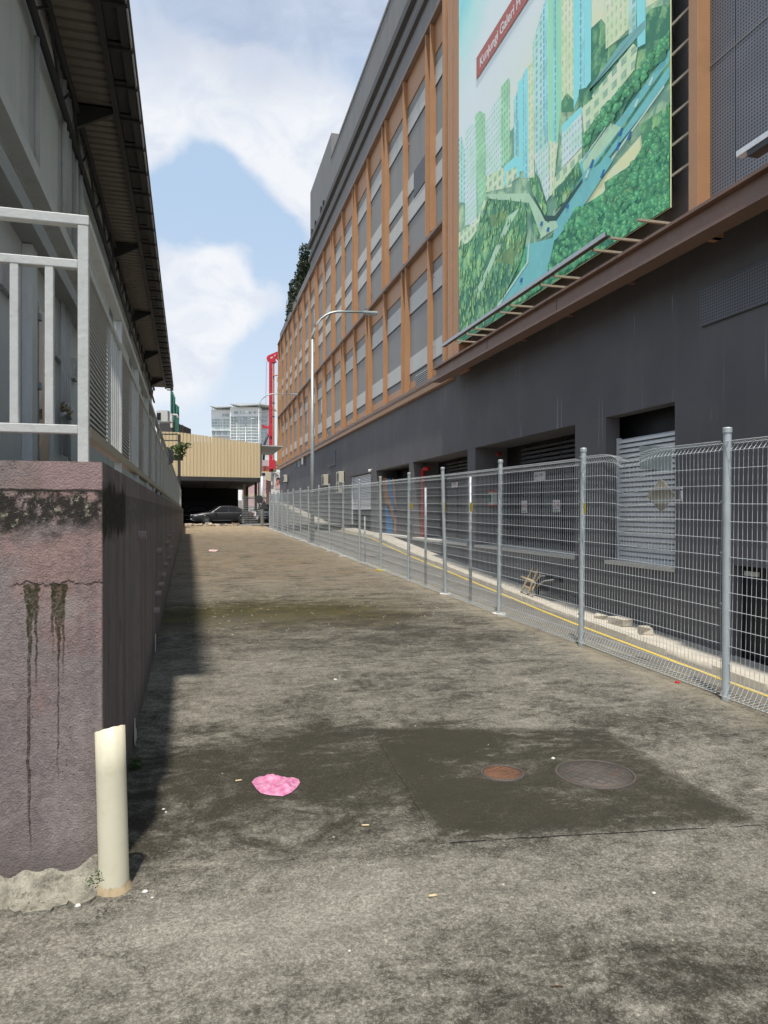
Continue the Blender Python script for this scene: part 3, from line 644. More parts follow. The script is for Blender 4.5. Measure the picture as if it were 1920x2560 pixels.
# alley run (along Y)
YE = 46.5
bar('top_rail', RX - P, RX + P + .002, RY0 + P + .003, YE, ZT - .045, ZT)
bar('middle_rail', RX - P + .003, RX + P - .003, RY0 + P, YE, ZM - .04, ZM)
bar('bottom_rail', RX - P - .004, RX + P + .004, RY0 + P, YE, ZB - .055, ZB, 'beige_edge')
def corr_panel(w, h):
    m = MB(); nseg = 27; v = []; f = []; p_ = h / nseg
    for i in range(nseg):
        z = i * p_; a = len(v)
        for x, zz in ((.006, z + p_ * .02), (.011, z + p_ * .12), (.009, z + p_ * .40), (.001, z + p_ * .64), (-.004, z + p_ * .64)): v += [(x, 0, zz), (x, w, zz)]
        f += [(a + 2 * q, a + 2 * q + 2, a + 2 * q + 3, a + 2 * q + 1) for q in range(4)]
    m.add(v, f, False); return m
cp = None
for k in range(26):
    y0 = RY0 + 1.65 * k
    if k: bar('post', RX - P, RX + P, y0 - P, y0 + P, WT - .02, ZT - .044)
    if cp is None:
        cp = corr_panel(0.98, ZM - .04 - ZB).build('corrugated_panel', 'louvre_panel_paint', rail, True)
    o = cp if k == 0 else copy_obj(cp, rail)
    o.location = Vector((RX, y0 + P, ZB)) - world_off(rail)
    if k == 0: pbk = MB().box(-.014, -.010, 0, .98, 0, ZM - .04 - ZB).build('gap_shade_sheet', 'shed_steel', cp, True)  # sheet added behind the slats so their gaps read as shade
    else: copy_obj(pbk, o)
    if k == 0: first = [bar('baluster', RX - .012, RX + .012, y0 + 1.03 + .115 * j, y0 + 1.054 + .115 * j, ZB - .002, ZM - .038) for j in range(5)]
    else:
        for b_ in first: copy_obj(b_, rail, (0, 1.65 * k, 0))

# ================================================================== LEFT SHED (local frame turned slightly)
LROT = R(0.78); LC, LS = math.cos(R(YAW + .78)), math.sin(R(YAW + .78))
def onL(px, py, X):
    u = (px - 960) / F; v = (1280 - py) / F; d = X / (LS + u * LC); return Vector((X, d * (LC - u * LS), EYE + v * d))
shed = thing('warehouse', (0, 0, 0), 'grey warehouse with deep dark eaves above the railing', 'building', rz=LROT)
LX = -1.64; LY0, LY1 = 4.4, 35.2; ZS = 7.5
box('wall', 'shed_wall_paint', shed, LX - 6, LX, LY0, LY1, 1.5, 4.60, True)
box('wall', 'shed_wall_paint', shed, LX - 6, LX - .12, LY0, LY1, 4.605, 4.98, True)
box('wall', 'shed_wall_paint', shed, LX - 6, LX - .002, LY0, LY1, 4.985, ZS + .3, True)
box('window_strip', 'dark_glass', shed, LX - .119, LX - .10, LY0 + .1, LY1 - .1, 4.62, 4.975, True)
y = LY0 + .4
while y < LY1 - .5: box('mullion', 'shed_steel', shed, LX - .099, LX - .05, y, y + .05, 4.61, 4.98, True); y += 1.85
box('ledge', 'shed_wall_paint', shed, LX + .001, LX + .16, LY0, LY1, 5.0, 5.15, True)
box('steel_channel', 'shed_steel', shed, LX + .001, LX + .20, LY0, LY1, 4.36, 4.54, True)
# soffit of ribbed sheets, one per bay
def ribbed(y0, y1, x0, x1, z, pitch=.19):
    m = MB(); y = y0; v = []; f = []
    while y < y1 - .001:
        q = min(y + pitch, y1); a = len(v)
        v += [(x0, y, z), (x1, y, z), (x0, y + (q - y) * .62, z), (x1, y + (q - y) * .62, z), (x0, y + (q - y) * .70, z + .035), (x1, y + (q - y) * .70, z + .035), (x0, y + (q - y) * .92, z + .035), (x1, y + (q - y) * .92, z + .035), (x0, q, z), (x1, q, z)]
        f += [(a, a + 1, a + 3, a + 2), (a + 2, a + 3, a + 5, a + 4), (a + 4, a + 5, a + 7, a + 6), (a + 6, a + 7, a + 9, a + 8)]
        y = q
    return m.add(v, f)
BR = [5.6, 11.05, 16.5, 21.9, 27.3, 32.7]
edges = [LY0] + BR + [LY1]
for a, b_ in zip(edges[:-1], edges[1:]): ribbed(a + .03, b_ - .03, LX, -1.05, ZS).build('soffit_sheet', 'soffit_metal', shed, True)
for yb in BR:
    MB().prism([(LX + .001, yb - .03, ZS - .03), (-1.06, yb - .03, ZS - .03), (-1.06, yb - .03, ZS - .10), (LX + .001, yb - .03, ZS - .42)], (0, .06, 0)).build('bracket', 'shed_dark_steel', shed, True)
    box('column', 'shed_steel', shed, LX + .002, LX + .07, yb - .10, yb - .02, 5.16, ZS - .03, True)
    box('purlin_strap', 'gutter_metal', shed, LX + .05, -1.06, yb + .10, yb + .16, ZS - .028, ZS - .004, True)
# truss along the wall top
for z in (ZS - .13, ZS - .72):
    MB().tube([(LX + .10, LY0, z), (LX + .10, LY1, z)], .045, 8).build('truss_chord', 'shed_dark_steel', shed, True)
y = LY0 + .2; up = True
while y < LY1 - .9:
    MB().tube([(LX + .10, y, ZS - (.72 if up else .13)), (LX + .10, y + .85, ZS - (.13 if up else .72))], .018, 6).build('truss_web', 'shed_dark_steel', shed, True); y += .85; up = not up
# eaves: edge beam, gutter boards with straps
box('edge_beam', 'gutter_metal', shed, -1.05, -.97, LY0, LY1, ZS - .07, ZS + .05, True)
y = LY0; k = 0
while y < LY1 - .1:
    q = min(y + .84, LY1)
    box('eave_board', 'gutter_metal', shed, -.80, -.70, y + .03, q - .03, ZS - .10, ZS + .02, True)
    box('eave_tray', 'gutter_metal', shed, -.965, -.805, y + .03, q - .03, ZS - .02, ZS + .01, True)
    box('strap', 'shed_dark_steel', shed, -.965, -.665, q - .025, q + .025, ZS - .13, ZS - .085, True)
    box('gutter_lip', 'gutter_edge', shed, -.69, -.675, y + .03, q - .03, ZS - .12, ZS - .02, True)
    y = q
MB().prism([(-.66, LY0, ZS + .03), (-.66, LY0, ZS + .09), (LX - 6, LY0, ZS + 1.2), (LX - 6, LY0, ZS + 1.1)], (0, LY1 - LY0, 0)).build('roof', 'soffit_metal', shed, True)
# downpipes and conduits on the wall
def vpipe(px, z0, z1, r_=.025, X=LX + .06, name='conduit'):
    p = onL(px, 600, X); MB().tube([(X, p.y, z0), (X, p.y, z1)], r_, 8).build(name, 'conduit', shed, True)
for px, z0, z1, r_ in ((92, 5.16, 6.75, .03), (160, 5.16, 7.3, .035), (167, 5.16, 7.3, .03), (173, 5.16, 7.3, .03), (190, 5.16, 7.2, .03), (202, 5.16, 7.2, .03)): vpipe(px, z0, z1, r_)
for px, z0, z1, r_ in ((154, 2.35, 4.34, .018), (158, 2.35, 4.34, .022), (163, 2.35, 4.34, .018), (168, 2.35, 4.34, .022), (174, 2.0, 4.34, .02), (157, 1.6, 2.2, .02), (163, 1.6, 2.2, .02)): vpipe(px, z0, z1, r_)
p = onL(165, 1035, LX + .10)
for k in range(9):
    q = p + Vector((rnd.uniform(-.02, .08), rnd.uniform(-.22, .22), rnd.uniform(-.22, .18)))
    MB().lathe([(.02, -.03), (.035, -.03), (.04, 0), (.035, .03), (.02, .03)], q, 10, 'Y').build('valve', 'brass' if k % 3 == 0 else 'conduit', shed, True)
MB().tube([p + Vector((0, -.3, -.05)), p + Vector((.02, 0, .02)), p + Vector((0, .35, -.02))], .025, 8).build('valve_pipe', 'conduit', shed, True)
# breeze-block vents
def vent(px0, py0, px1, py1, nx, nz):
    a, b_ = onL(px0, py0, LX), onL(px1, py1, LX); y0, y1 = min(a.y, b_.y), max(a.y, b_.y); z0, z1 = min(a.z, b_.z), max(a.z, b_.z)
    box('vent_recess', 'dark_hole', shed, LX + .002, LX + .006, y0, y1, z0, z1, True)
    w, h = (y1 - y0) / nx, (z1 - z0) / nz
    for i in range(nx + 1): box('vent_rib', 'breeze_block', shed, LX + .0065, LX + .06, y0 + i * w - .03, y0 + i * w + .03, z0 - .03, z1 + .03, True)
    for j in range(nz + 1):
        for i in range(nx): box('vent_rib', 'breeze_block', shed, LX + .0065, LX + .055, y0 + i * w + .0305, y0 + (i + 1) * w - .0305, z0 + j * h - .025, z0 + j * h + .025, True)
vent(-12, 640, 20, 740, 3, 4); vent(131, 862, 148, 905, 2, 3); vent(176, 900, 184, 950, 2, 3)
# narrow stainless door with padlock
a = onL(76, 762, LX); dy0 = a.y; dz1 = a.z
dr = box('door', 'stainless', shed, LX + .03, LX + .075, dy0 + .06, dy0 + .62, 1.72, dz1, True)
box('door_frame', 'shed_steel', shed, LX + .002, LX + .07, dy0 - .02, dy0 + .055, 1.65, dz1 + .05, True)
box('door_frame', 'shed_steel', shed, LX + .002, LX + .07, dy0 + .625, dy0 + .70, 1.65, dz1 + .05, True)
for z in (dz1 - .15, dz1 - .9, 1.95): MB().box(LX + .0705, LX + .10, dy0 + .0, dy0 + .10, z, z + .07).build('hinge', 'shed_steel', dr, True)
pl = MB().box(LX + .0755, LX + .095, dy0 + .10, dy0 + .155, 2.62, 2.69); pl.tube([(LX + .085, dy0 + .11, 2.69), (LX + .085, dy0 + .115, 2.73), (LX + .085, dy0 + .14, 2.73), (LX + .085, dy0 + .145, 2.69)], .007, 6)
pl.build('padlock', 'brass', dr, True)
box('pilaster', 'shed_wall_paint', shed, LX + .002, LX + .10, dy0 - .42, dy0 - .16, 1.6, 4.35, True)
box('pilaster', 'shed_wall_paint', shed, LX + .002, LX + .05, dy0 + 1.02, dy0 + 1.08, 1.6, 4.35, True)

# ================================================================== CHARCOAL BUILDING
BX = 11.5; BY0, BY1 = -6.0, 104.0
ZL, ZMID, ZTOP = 8.1, 15.45, 26.1
bld = thing('commercial_building', (BX, 50, -2.4), 'long charcoal building with orange brown facade frames facing the alley', 'building')
OPEN = [(15.3, 18.4), (20.15, 28.5), (29.4, 37.6), (38.4, 46.0), (47.6, 54.4)]   # ground floor openings, all z .2 .. 4.35
OZ0, OZ1 = 0.20, 4.36
DOOR = (11.6, 13.3)
m = MB()
def wallq(y0, y1, z0, z1): m.box(BX, BX + .45, y0, y1, z0, z1)
wallq(BY0, BY1, OZ1, ZL + .4)
prev = BY0
cuts = [(DOOR[0], DOOR[1], -3, 0.42)] + [(a, b_, OZ0, OZ1) for a, b_ in OPEN]
for a, b_, z0, z1 in cuts:
    if a > prev: wallq(prev, a, -2.5, OZ1)
    if z0 > -2: wallq(a, b_, -2.5, z0)
    if z1 < OZ1: wallq(a, b_, z1, OZ1)
    prev = b_
wallq(prev, 100.5, -2.5, OZ1); wallq(102.9, BY1, -2.5, OZ1)
m.build('plinth_wall', 'charcoal_wall', bld)
box('inner_mass', 'black_paint', bld, BX + 2.6, BX + 14, BY0 + .1, BY1 - .1, -2.5, ZL, False)
box('upper_mass', 'panel_dark', bld, BX, BX + 14, BY0, BY1, ZL + .401, ZTOP, False)
box('end_wall', 'charcoal_wall', bld, BX + .46, BX + 13.9, BY1 - .098, BY1, -2.5, ZL, False)
# parapet and stepped roof block
box('parapet', 'parapet_grey', bld, BX, BX + 13, BY0, 74.9, ZTOP + .001, 33.6)
box('roof_block', 'parapet_grey', bld, BX, BX + 12, 62.6, 74.9, 33.601, 35.5)
box('parapet', 'parapet_grey', bld, BX, BX + 13, 74.901, BY1, ZTOP + .001, 27.6)
box('cornice', 'cornice_shade', bld, BX - .22, BX - .001, BY0, 75.0, 28.05, 28.45)
box('cornice', 'cornice_shade', bld, BX - .30, BX - .001, BY0, 75.0, 29.45, 29.95)
box('coping', 'parapet_grey', bld, BX - .06, BX - .001, BY0, 62.6, 33.2, 33.3)
for y in (66.2, 67.6, 71.0, 73.2): box('scupper', 'black_paint', bld, BX - .14, BX - .002, y, y + .45, 29.96, 31.0)
# --- facade grid
FX = 11.2
YB = 30.9     # billboard frame
box('bottom_band', 'brown_frame', bld, FX + .03, BX - .001, YB, BY1 + .3, ZL - .06, ZL + .10)
box('bottom_band', 'orange_frame', bld, FX + .08, BX - .001, YB, BY1, ZL - .34, ZL - .061)
box('bottom_lip', 'brown_frame', bld, FX + .005, FX + .029, YB, BY1 + .32, ZL + .02, ZL + .16)
for z, nm in ((ZMID, 'middle_band'), (ZTOP, 'top_band')):
    box(nm, 'brown_frame', bld, FX - .03, BX - .001, YB, BY1 + .25, z - .14, z - .02)
    box(nm, 'brown_frame', bld, FX + .06, BX - .001, YB, BY1 + .25, z + .03, z + .17)
    box('band_edge', 'rail_paint' if False else 'brown_frame', bld, FX - .05, FX - .031, YB, BY1 + .25, z - .12, z + .02)
ys = [34.1 + 4.46 * k for k in range(16)]
fin_proto = {}
def fin(y, z0, z1):
    key = (round(z0, 2), round(z1, 2))
    if key not in fin_proto:
        mm = MB().box(FX, BX - .002, y, y + .09, z0, z1)
        fin_proto[key] = (mm.build('fin', 'orange_frame', bld), y); return
    o, yy = fin_proto[key]; copy_obj(o, bld, (0, y - yy, 0))
rows = [(ZL + .101, ZMID - .141, [(8.42, 8.80, 'orange_frame'), (9.3, 10.2, 'panel_light'), (12.65, 13.6, 'panel_light'), (14.2, ZMID - .142, 'orange_frame')]),
        (ZMID + .171, ZTOP - .141, [(17.9, 18.8, 'panel_light'), (19.4, 20.3, 'panel_light'), (22.9, 23.8, 'panel_light'), (24.45, ZTOP - .142, 'orange_frame')])]
panel_proto = {}
for ri, (z0, z1, strips) in enumerate(rows):
    bays = [YB + .45]
    for k, y in enumerate(ys):
        dbl = (k % 2 == (1 if ri == 0 else 0))
        if dbl:
            fin(y - .42, z0, z1); fin(y + .36, z0, z1); bays += [y - .42, y + .45]
        else:
            fin(y, z0, z1); bays += [y, y + .09]
    bays.append(BY1 - .05)
    fin(BY1 - .10, z0, z1)
    for i in range(0, len(bays) - 1, 2):
        a, b_ = bays[i] + .012, bays[i + 1] - .012
        if b_ - a < .5: continue
        for si, (s0, s1, mt) in enumerate(strips):
            th = .045 if mt == 'panel_light' else .06
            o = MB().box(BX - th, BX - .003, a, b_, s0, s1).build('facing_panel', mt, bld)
            if mt == 'panel_light': MB().box(BX - th + .002, BX - .004, a, b_, s0 - .07, s0 - .003).build('painted_shadow_strip', 'charcoal_metal', o)  # dark strip painted in as the shade under the proud panel
        # vents in some bottom panels and small windows in far bays
        if ri == 0 and i in (2, 14, 18, 22):
            g = box('vent_grille', 'panel_light', bld, BX - .075, BX - .061, a + .6, b_ - 1.2, 8.42, 9.0)
            for q in range(5): box('vent_slot', 'black_paint', g, BX - .085, BX - .0755, a + .62, b_ - 1.22, 8.47 + .105 * q, 8.52 + .105 * q)
        if ri == 1 and i == 2:
            g = box('mesh_vent', 'perforated_vent', bld, BX - .075, BX - .003, a + .2, a + 2.7, 18.85, 20.25)
        if i >= 16 and (i // 2) % 2 == ri:
            zz = (11.0, 20.8)[ri]
            w = box('window', 'dark_glass', bld, BX - .05, BX - .003, a + .9, a + 2.1, zz, zz + 1.5)
            box('window_frame', 'sill_white', w, BX - .07, BX - .051, a + 1.5, a + 1.56, zz, zz + 1.5)
            if i % 3: box('curtain', 'sill_white', w, BX - .062, BX - .0515, a + .95, a + 1.45, zz + .1, zz + 1.2)
    # small fixtures on the fins
    for k, y in enumerate(ys[:9]):
        for z in ((9.9, 13.4) if ri == 0 else (16.6, 18.0, 22.3, 23.6)):
            mb = MB().tube([(BX - .02, y - .05, z), (BX - .02, y - .20, z)], .018, 6); mb.tube([(BX - .02, y - .20, z), (BX - .02, y - .28, z)], .05, 8)
            mb.build('wall_spotlight', 'orange_frame', bld)
# --- billboard bay
def colm(y0, y1, x0, nm='frame_column'): box(nm, 'orange_frame', bld, x0, BX - .002, y0, y1, ZL - .30, 27.3, bevel=.01)
pA = onX(1121, 700, 10.9).y; pB = onX(1132, 700, 10.9).y; pC = onX(1145, 700, 10.9).y
colm(pB + .03, pA, 10.86); colm(pC, pB - .03, 10.90)
qa, qb = onX(1721, 300, 10.8).y, onX(1744, 300, 10.8).y
colm(qb, qa, 10.8)
colm(YB - .02 + .16, YB + .44, 11.0)
for z in (13.2, 22.2, 24.6): box('cross_tie', 'brown_beam', bld, 10.95, 11.05, pC + .01, pA - .01, z, z + .12)
# steel I beam under the billboard
B0, B1 = BY0, pA + .3
m = MB(); m.box(10.25, 10.62, B0, B1, 8.03, 8.10).box(10.40, 10.44, B0, B1, 7.53, 8.029).box(10.18, 10.66, B0, B1, 7.46, 7.529)
m.build('steel_beam', 'brown_beam', bld)
for y in (10.4, 19.3, 24.6): box('beam_stiffener', 'brown_beam', bld, 10.385, 10.398, y, y + .03, 7.53, 8.029)
for y in [7.0 + 3.3 * k for k in range(8)]: box('beam_arm', 'brown_beam', bld, 10.45, BX - .002, y, y + .14, 7.80, 7.97)
box('beam_soffit', 'brown_beam', bld, 10.665, BX - .002, B0, B1 - .1, 7.98, 8.03)
# perforated screens right of the billboard
pj = onX(1840, 300, 11.15).y
for a, b_ in ((pj + .02, qb - .01), (pj - 4.2, pj - .02), (BY0, pj - 4.24)):
    o = box('perforated_screen', 'perforated_screen', bld, 11.13, 11.17, a, b_, 8.3, 26.0)
    for z in (11.6, 14.9, 18.2): box('screen_seam', 'panel_dark', o, 11.118, 11.128, a, b_, z, z + .03)
c0, c1 = onX(1752, 722, BX - .05), onX(1990, 640, BX - .05)
gv = box('perforated_vent', 'perforated_vent', bld, BX - .06, BX - .003, c1.y, c0.y, onX(1752, 820, BX).z, c0.z)
# --- ground floor openings
def louvre(y0, y1, z0, z1, x, mat, n, name='slat', depth=.10, par=bld):
    h = (z1 - z0) / n; proto = None
    for k in range(n):
        z = z0 + h * k
        if proto is None: proto = MB().prism([(x + depth, y0, z + h * .15), (x + depth, y0, z + h * .95), (x, y0, z + h * .55), (x, y0, z)], (0, y1 - y0, 0)).build(name, mat, par)
        else: copy_obj(proto, par, (0, 0, h * k))
def reveal(y0, y1, dep, sill=True):
    box('reveal_back', 'black_paint', bld, BX + dep, BX + dep + .1, y0 - .3, y1 + .3, OZ0 - .3, OZ1 + .3)
    if sill: box('sill', 'sill_white', bld, BX - .05, BX + dep - .001, y0 + .002, y1 - .002, OZ0 - .10, OZ0 + .005)
y0, y1 = OPEN[0]; reveal(y0, y1, .75)
louvre(y0 + .02, y1 - .12, OZ0 + .02, 3.72, BX + .34, 'louvre_white', 25)
box('louvre_post', 'louvre_white', bld, BX + .33, BX + .46, y1 - .11, y1 - .03, OZ0 + .006, 3.75)
for k in (1, 2, 3):
    y0, y1 = OPEN[k]; reveal(y0, y1, 1.5)
    box('side_lining', 'charcoal_wall', bld, BX + .451, BX + 1.49, y1 + .01, y1 + .25, OZ0 - .2, OZ1 + .2)
    box('side_lining', 'charcoal_wall', bld, BX + .451, BX + 1.49, y0 - .25, y0 - .01, OZ0 - .2, OZ1 + .2)
    box('lining', 'charcoal_wall', bld, BX + .451, BX + 1.49, y0, y1, OZ1 + .01, OZ1 + .2)
    louvre(y0 + .05, y1 - 1.8, 3.05, 4.25, BX + 1.30, 'charcoal_metal', 7, 'louvre_slat', .12)
    w = (y1 - 1.8 - y0 - .1) / 4
    for j in range(4):
        d_ = box('plant_door', 'charcoal_metal', bld, BX + 1.34, BX + 1.40, y0 + .05 + j * w + .03, y0 + .05 + (j + 1) * w - .03, OZ0 + .01, 3.0)
        for q in range(9): box('door_slot', 'black_paint', d_, BX + 1.325, BX + 1.339, y0 + .05 + j * w + .15, y0 + .05 + (j + 1) * w - .15, .5 + q * .27, .6 + q * .27)
        box('door_mullion', 'black_paint', bld, BX + 1.30, BX + 1.34, y0 + .05 + j * w - .03, y0 + .05 + j * w + .03, OZ0 + .01, 4.3)
# signs on the plant doors, set on their own plates
def plate(px0, py0, px1, py1, X, name, mat, par=None, th=.02):
    a, b_ = onX(px0, py0, X), onX(px1, py1, X)
    return box(name, mat, par or bld, X, X + th, b_.y, a.y, min(a.z, b_.z), max(a.z, b_.z))
def sign(px0, py0, px1, py1, X, label, mat='sign_white', cat='sign', group=None):
    a, b_ = onX(px0, py0, X), onX(px1, py1, X)
    t = thing('wall_sign', ((X), (a.y + b_.y) / 2, min(a.z, b_.z)), label, cat, group)
    plate(px0, py0, px1, py1, X, 'sign_plate', mat, t); return t, a, b_
sg, a, b_ = sign(1335, 1181, 1363, 1200, BX + 1.28, 'white name plate with dark letters over the plant room doors')
text_mesh('lettering', 'BEC 1 P2', .16, 'sign_ink', sg, (BX + 1.276, a.y - .08, (a.z + b_.z) / 2 - .02), (0, -1, 0), (0, 0, 1), width=abs(a.y - b_.y) * .72)
for px0, py0, px1, py1, lb in ((1304, 1252, 1317, 1282, 'white notice with red symbols on the plant room door farther away'), (1382, 1250, 1400, 1280, 'white notice with red symbols on the plant room door nearest the white louvre'), (1129, 1207, 1144, 1218, 'small pale plate behind the fence left of the red hose box')):
    sg, a, b_ = sign(px0, py0, px1, py1, BX + 1.28, lb)
    zc = (a.z + b_.z) / 2; yc = (a.y + b_.y) / 2
    MB().lathe([(.085, 0), (.085, -.006), (.055, -.006), (.055, 0)], (BX + 1.276, yc + .12, zc + .06), 14, 'X').build('symbol_ring', 'sign_red', sg)
    MB().lathe([(.085, 0), (.085, -.006), (.055, -.006), (.055, 0)], (BX + 1.276, yc - .12, zc + .06), 14, 'X').build('symbol_ring', 'sign_red', sg)
    for q in range(3): box('print_line', 'sign_ink', sg, BX + 1.272, BX + 1.279, yc - .18, yc + .18, zc - .14 - .06 * q, zc - .12 - .06 * q)
# fire risers and hose reel box
def riser(px, ptop, pbot, X, r_, label, bend=True):
    a, b_ = onX(px, ptop, X), onX(px, pbot, X); t = thing('fire_riser', b_, label, 'fire pipe', 'red fire pipes')
    pts = [b_, (X, b_.y, a.z)]
    MB().tube(pts, r_, 10).build('pipe', 'red_pipe', t)
    if bend: MB().tube([(X, b_.y, a.z - .001), (X + .05, b_.y - .06, a.z + .12), (X + .2, b_.y - .5, a.z + .14)], r_, 10).build('elbow', 'red_pipe', t)
    for k in range(3): z = b_.z + (a.z - b_.z) * (.25 + .25 * k); MB().lathe([(r_ + .001, -.03), (r_ + .02, -.03), (r_ + .02, .03), (r_ + .001, .03)], (X, b_.y, z), 10).build('flange', 'red_pipe', t)
    return t
riser(1227, 1145, 1289, BX + .9, .085, 'red fire pipe hanging above the red hose box in the widest opening')
riser(1057, 1178, 1343, BX + .5, .12, 'thick red fire pipe reaching the sill in the middle opening')
a, b_ = onX(1189, 1233, BX + .6), onX(1231, 1262, BX + .6)
hb = thing('hose_box', (BX + .6, (a.y + b_.y) / 2, b_.z), 'red framed hose cabinet with green running man sign', 'hose cabinet')
MB().box(BX + .6, BX + .8, b_.y, a.y, b_.z, a.z).build('cabinet', 'sign_white', hb)
for y0_, y1_, z0_, z1_ in ((b_.y - .06, a.y + .06, a.z, a.z + .07), (b_.y - .06, a.y + .06, b_.z - .07, b_.z), (a.y, a.y + .10, b_.z, a.z)): box('cabinet_frame', 'red_pipe', hb, BX + .57, BX + .8, y0_, y1_, z0_ + .001, z1_ - .001)
box('exit_symbol', 'green_sign', hb, BX + .585, BX + .598, b_.y + .12, b_.y + .55, b_.z + .1, a.z - .1)
# mural strips in the far opening
y0, y1 = OPEN[3]
mu = thing('painted_mural', (BX + .40, 43, OZ0), 'blue and orange painted stripes in the opening beside the roller shutter', 'mural')
X = BX + .42
def mpoly(pts, mat):
    q = [onX(px, py, X) for px, py in pts]; MB().prism(q, (.02, 0, 0)).build('painted_stripe', mat, mu)
box('panel_board', 'charcoal_metal', mu, X + .021, X + .05, onX(1022, 1300, X).y, onX(955, 1300, X).y, OZ0 + .01, 3.4)
mpoly([(954, 1195), (966, 1195), (972, 1240), (985, 1285), (982, 1300), (960, 1250)], 'mural_orange')
mpoly([(967, 1197), (976, 1197), (984, 1245), (992, 1290), (986, 1286), (973, 1240)], 'mural_blue')
mpoly([(962, 1263), (972, 1262), (981, 1300), (982, 1332), (966, 1332)], 'mural_blue')
mpoly([(980, 1197), (984, 1197), (990, 1250), (990, 1332), (985, 1332), (985, 1260)], 'mural_orange')
# roller shutter bay
y0, y1 = OPEN[4]; reveal(y0, y1, 1.2, False)
sh = thing('roller_shutter', (BX + .2, 51, 1.9), 'half lowered white roller shutter in the charcoal wall', 'shutter')
louvre(y0 + .06, y1 - .06, 1.86, 4.34, BX + .2, 'louvre_white', 22, 'shutter_slat', .05, sh)
box('guide_rail', 'louvre_white', bld, BX + .1, BX + .19, y1 - .12, y1 - .01, 0.3, 4.34)
box('bottom_bar', 'louvre_white', sh, BX + .17, BX + .28, y0 + .05, y1 - .05, 1.78, 1.855)
# black service door near camera with closer and lamp
box('door_back', 'black_paint', bld, BX + .20, BX + .3, DOOR[0] - .1, DOOR[1] + .1, -2.4, .6)
box('door_closer', 'sill_white', bld, BX + .15, BX + .198, 12.75, 13.15, .20, .30)
# access hatch, high windows
for px0, py0, px1, py1, mt in ((818, 1134, 838, 1163, 'charcoal_wall'),):
    o = plate(px0, py0, px1, py1, BX - .05, 'access_hatch', mt, th=.048)
for px0, px1 in ((736, 741), (743, 746), (750, 753)): plate(px0, 1152, px1, 1168, BX - .03, 'high_window', 'black_paint', th=.028)
plate(746.5, 1152, 748, 1167, BX - .06, 'window_leaf', 'sill_white', th=.03); plate(753.5, 1145, 757, 1160, BX - .3, 'window_leaf', 'sill_white', th=.02)
cc = onX(924, 1179, BX - .2); MB().lathe([(.09, 0), (.11, .12), (.05, .16)], (BX - .2, cc.y, cc.z), 12).build('security_camera', 'ac_white', bld)
MB().tube([(BX - .002, cc.y, cc.z + .15), (BX - .2, cc.y, cc.z + .15)], .02, 6).build('camera_arm', 'ac_white', bld)

# ================================================================== AIR CONDITIONERS
def aircon(loc, w, h, dpt, mat, label, face='-X', stripes=False):
    t = thing('air_conditioner', loc, label, 'air conditioner', 'outdoor condenser units')
    x, y, z = loc
    box('casing', mat, t, x - dpt, x, y - w / 2, y + w / 2, z, z + h, bevel=.02)
    MB().lathe([(h * .40, -.003), (h * .40, -.02), (h * .36, -.02), (h * .36, -.003)], (x - dpt, y - w * .12, z + h / 2), 20, 'X').build('fan_ring', 'dark_steel', t)
    MB().lathe([(h * .36, -.004), (.001, -.005)], (x - dpt, y - w * .12, z + h / 2), 20, 'X').build('fan_grille', 'charcoal_metal', t)
    for k in range(6): box('grille_bar', mat, t, x - dpt - .018, x - dpt - .006, y - w * .12 - h * .37, y - w * .12 + h * .37, z + h * (.17 + .13 * k), z + h * (.185 + .13 * k))
    for s in (-1, 1): MB().box(x - dpt * .95, x + .3, y + s * w * .3 - .02, y + s * w * .3 + .02, z - .05, z - .001).build('bracket', 'dark_steel', t)
    return t
for k, (px0, px1, ptop, pbot, lb) in enumerate(((798, 816, 1189, 1212, 'cream condenser unit standing alone beside the lamp post'), (830, 859, 1183, 1204, 'cream condenser unit mounted beside the roller shutter'), (703, 716, 1190, 1203, 'cream condenser unit at the far end of the charcoal building'))):
    a, b_ = onX(px0, ptop, BX - .5), onX(px1, pbot, BX - .5)
    w = min(abs(a.y - b_.y), 1.15); aircon((BX - .08, (a.y + b_.y) / 2, b_.z), w, min(a.z - b_.z, 1.0), .42, 'ac_cream', lb)
    if k == 1:
        a, b_ = onX(830, 1216, BX - .5), onX(857, 1231, BX - .5); aircon((BX - .08, (a.y + b_.y) / 2, b_.z), w, .85, .42, 'ac_cream', 'lower cream condenser unit behind the fence below another one')

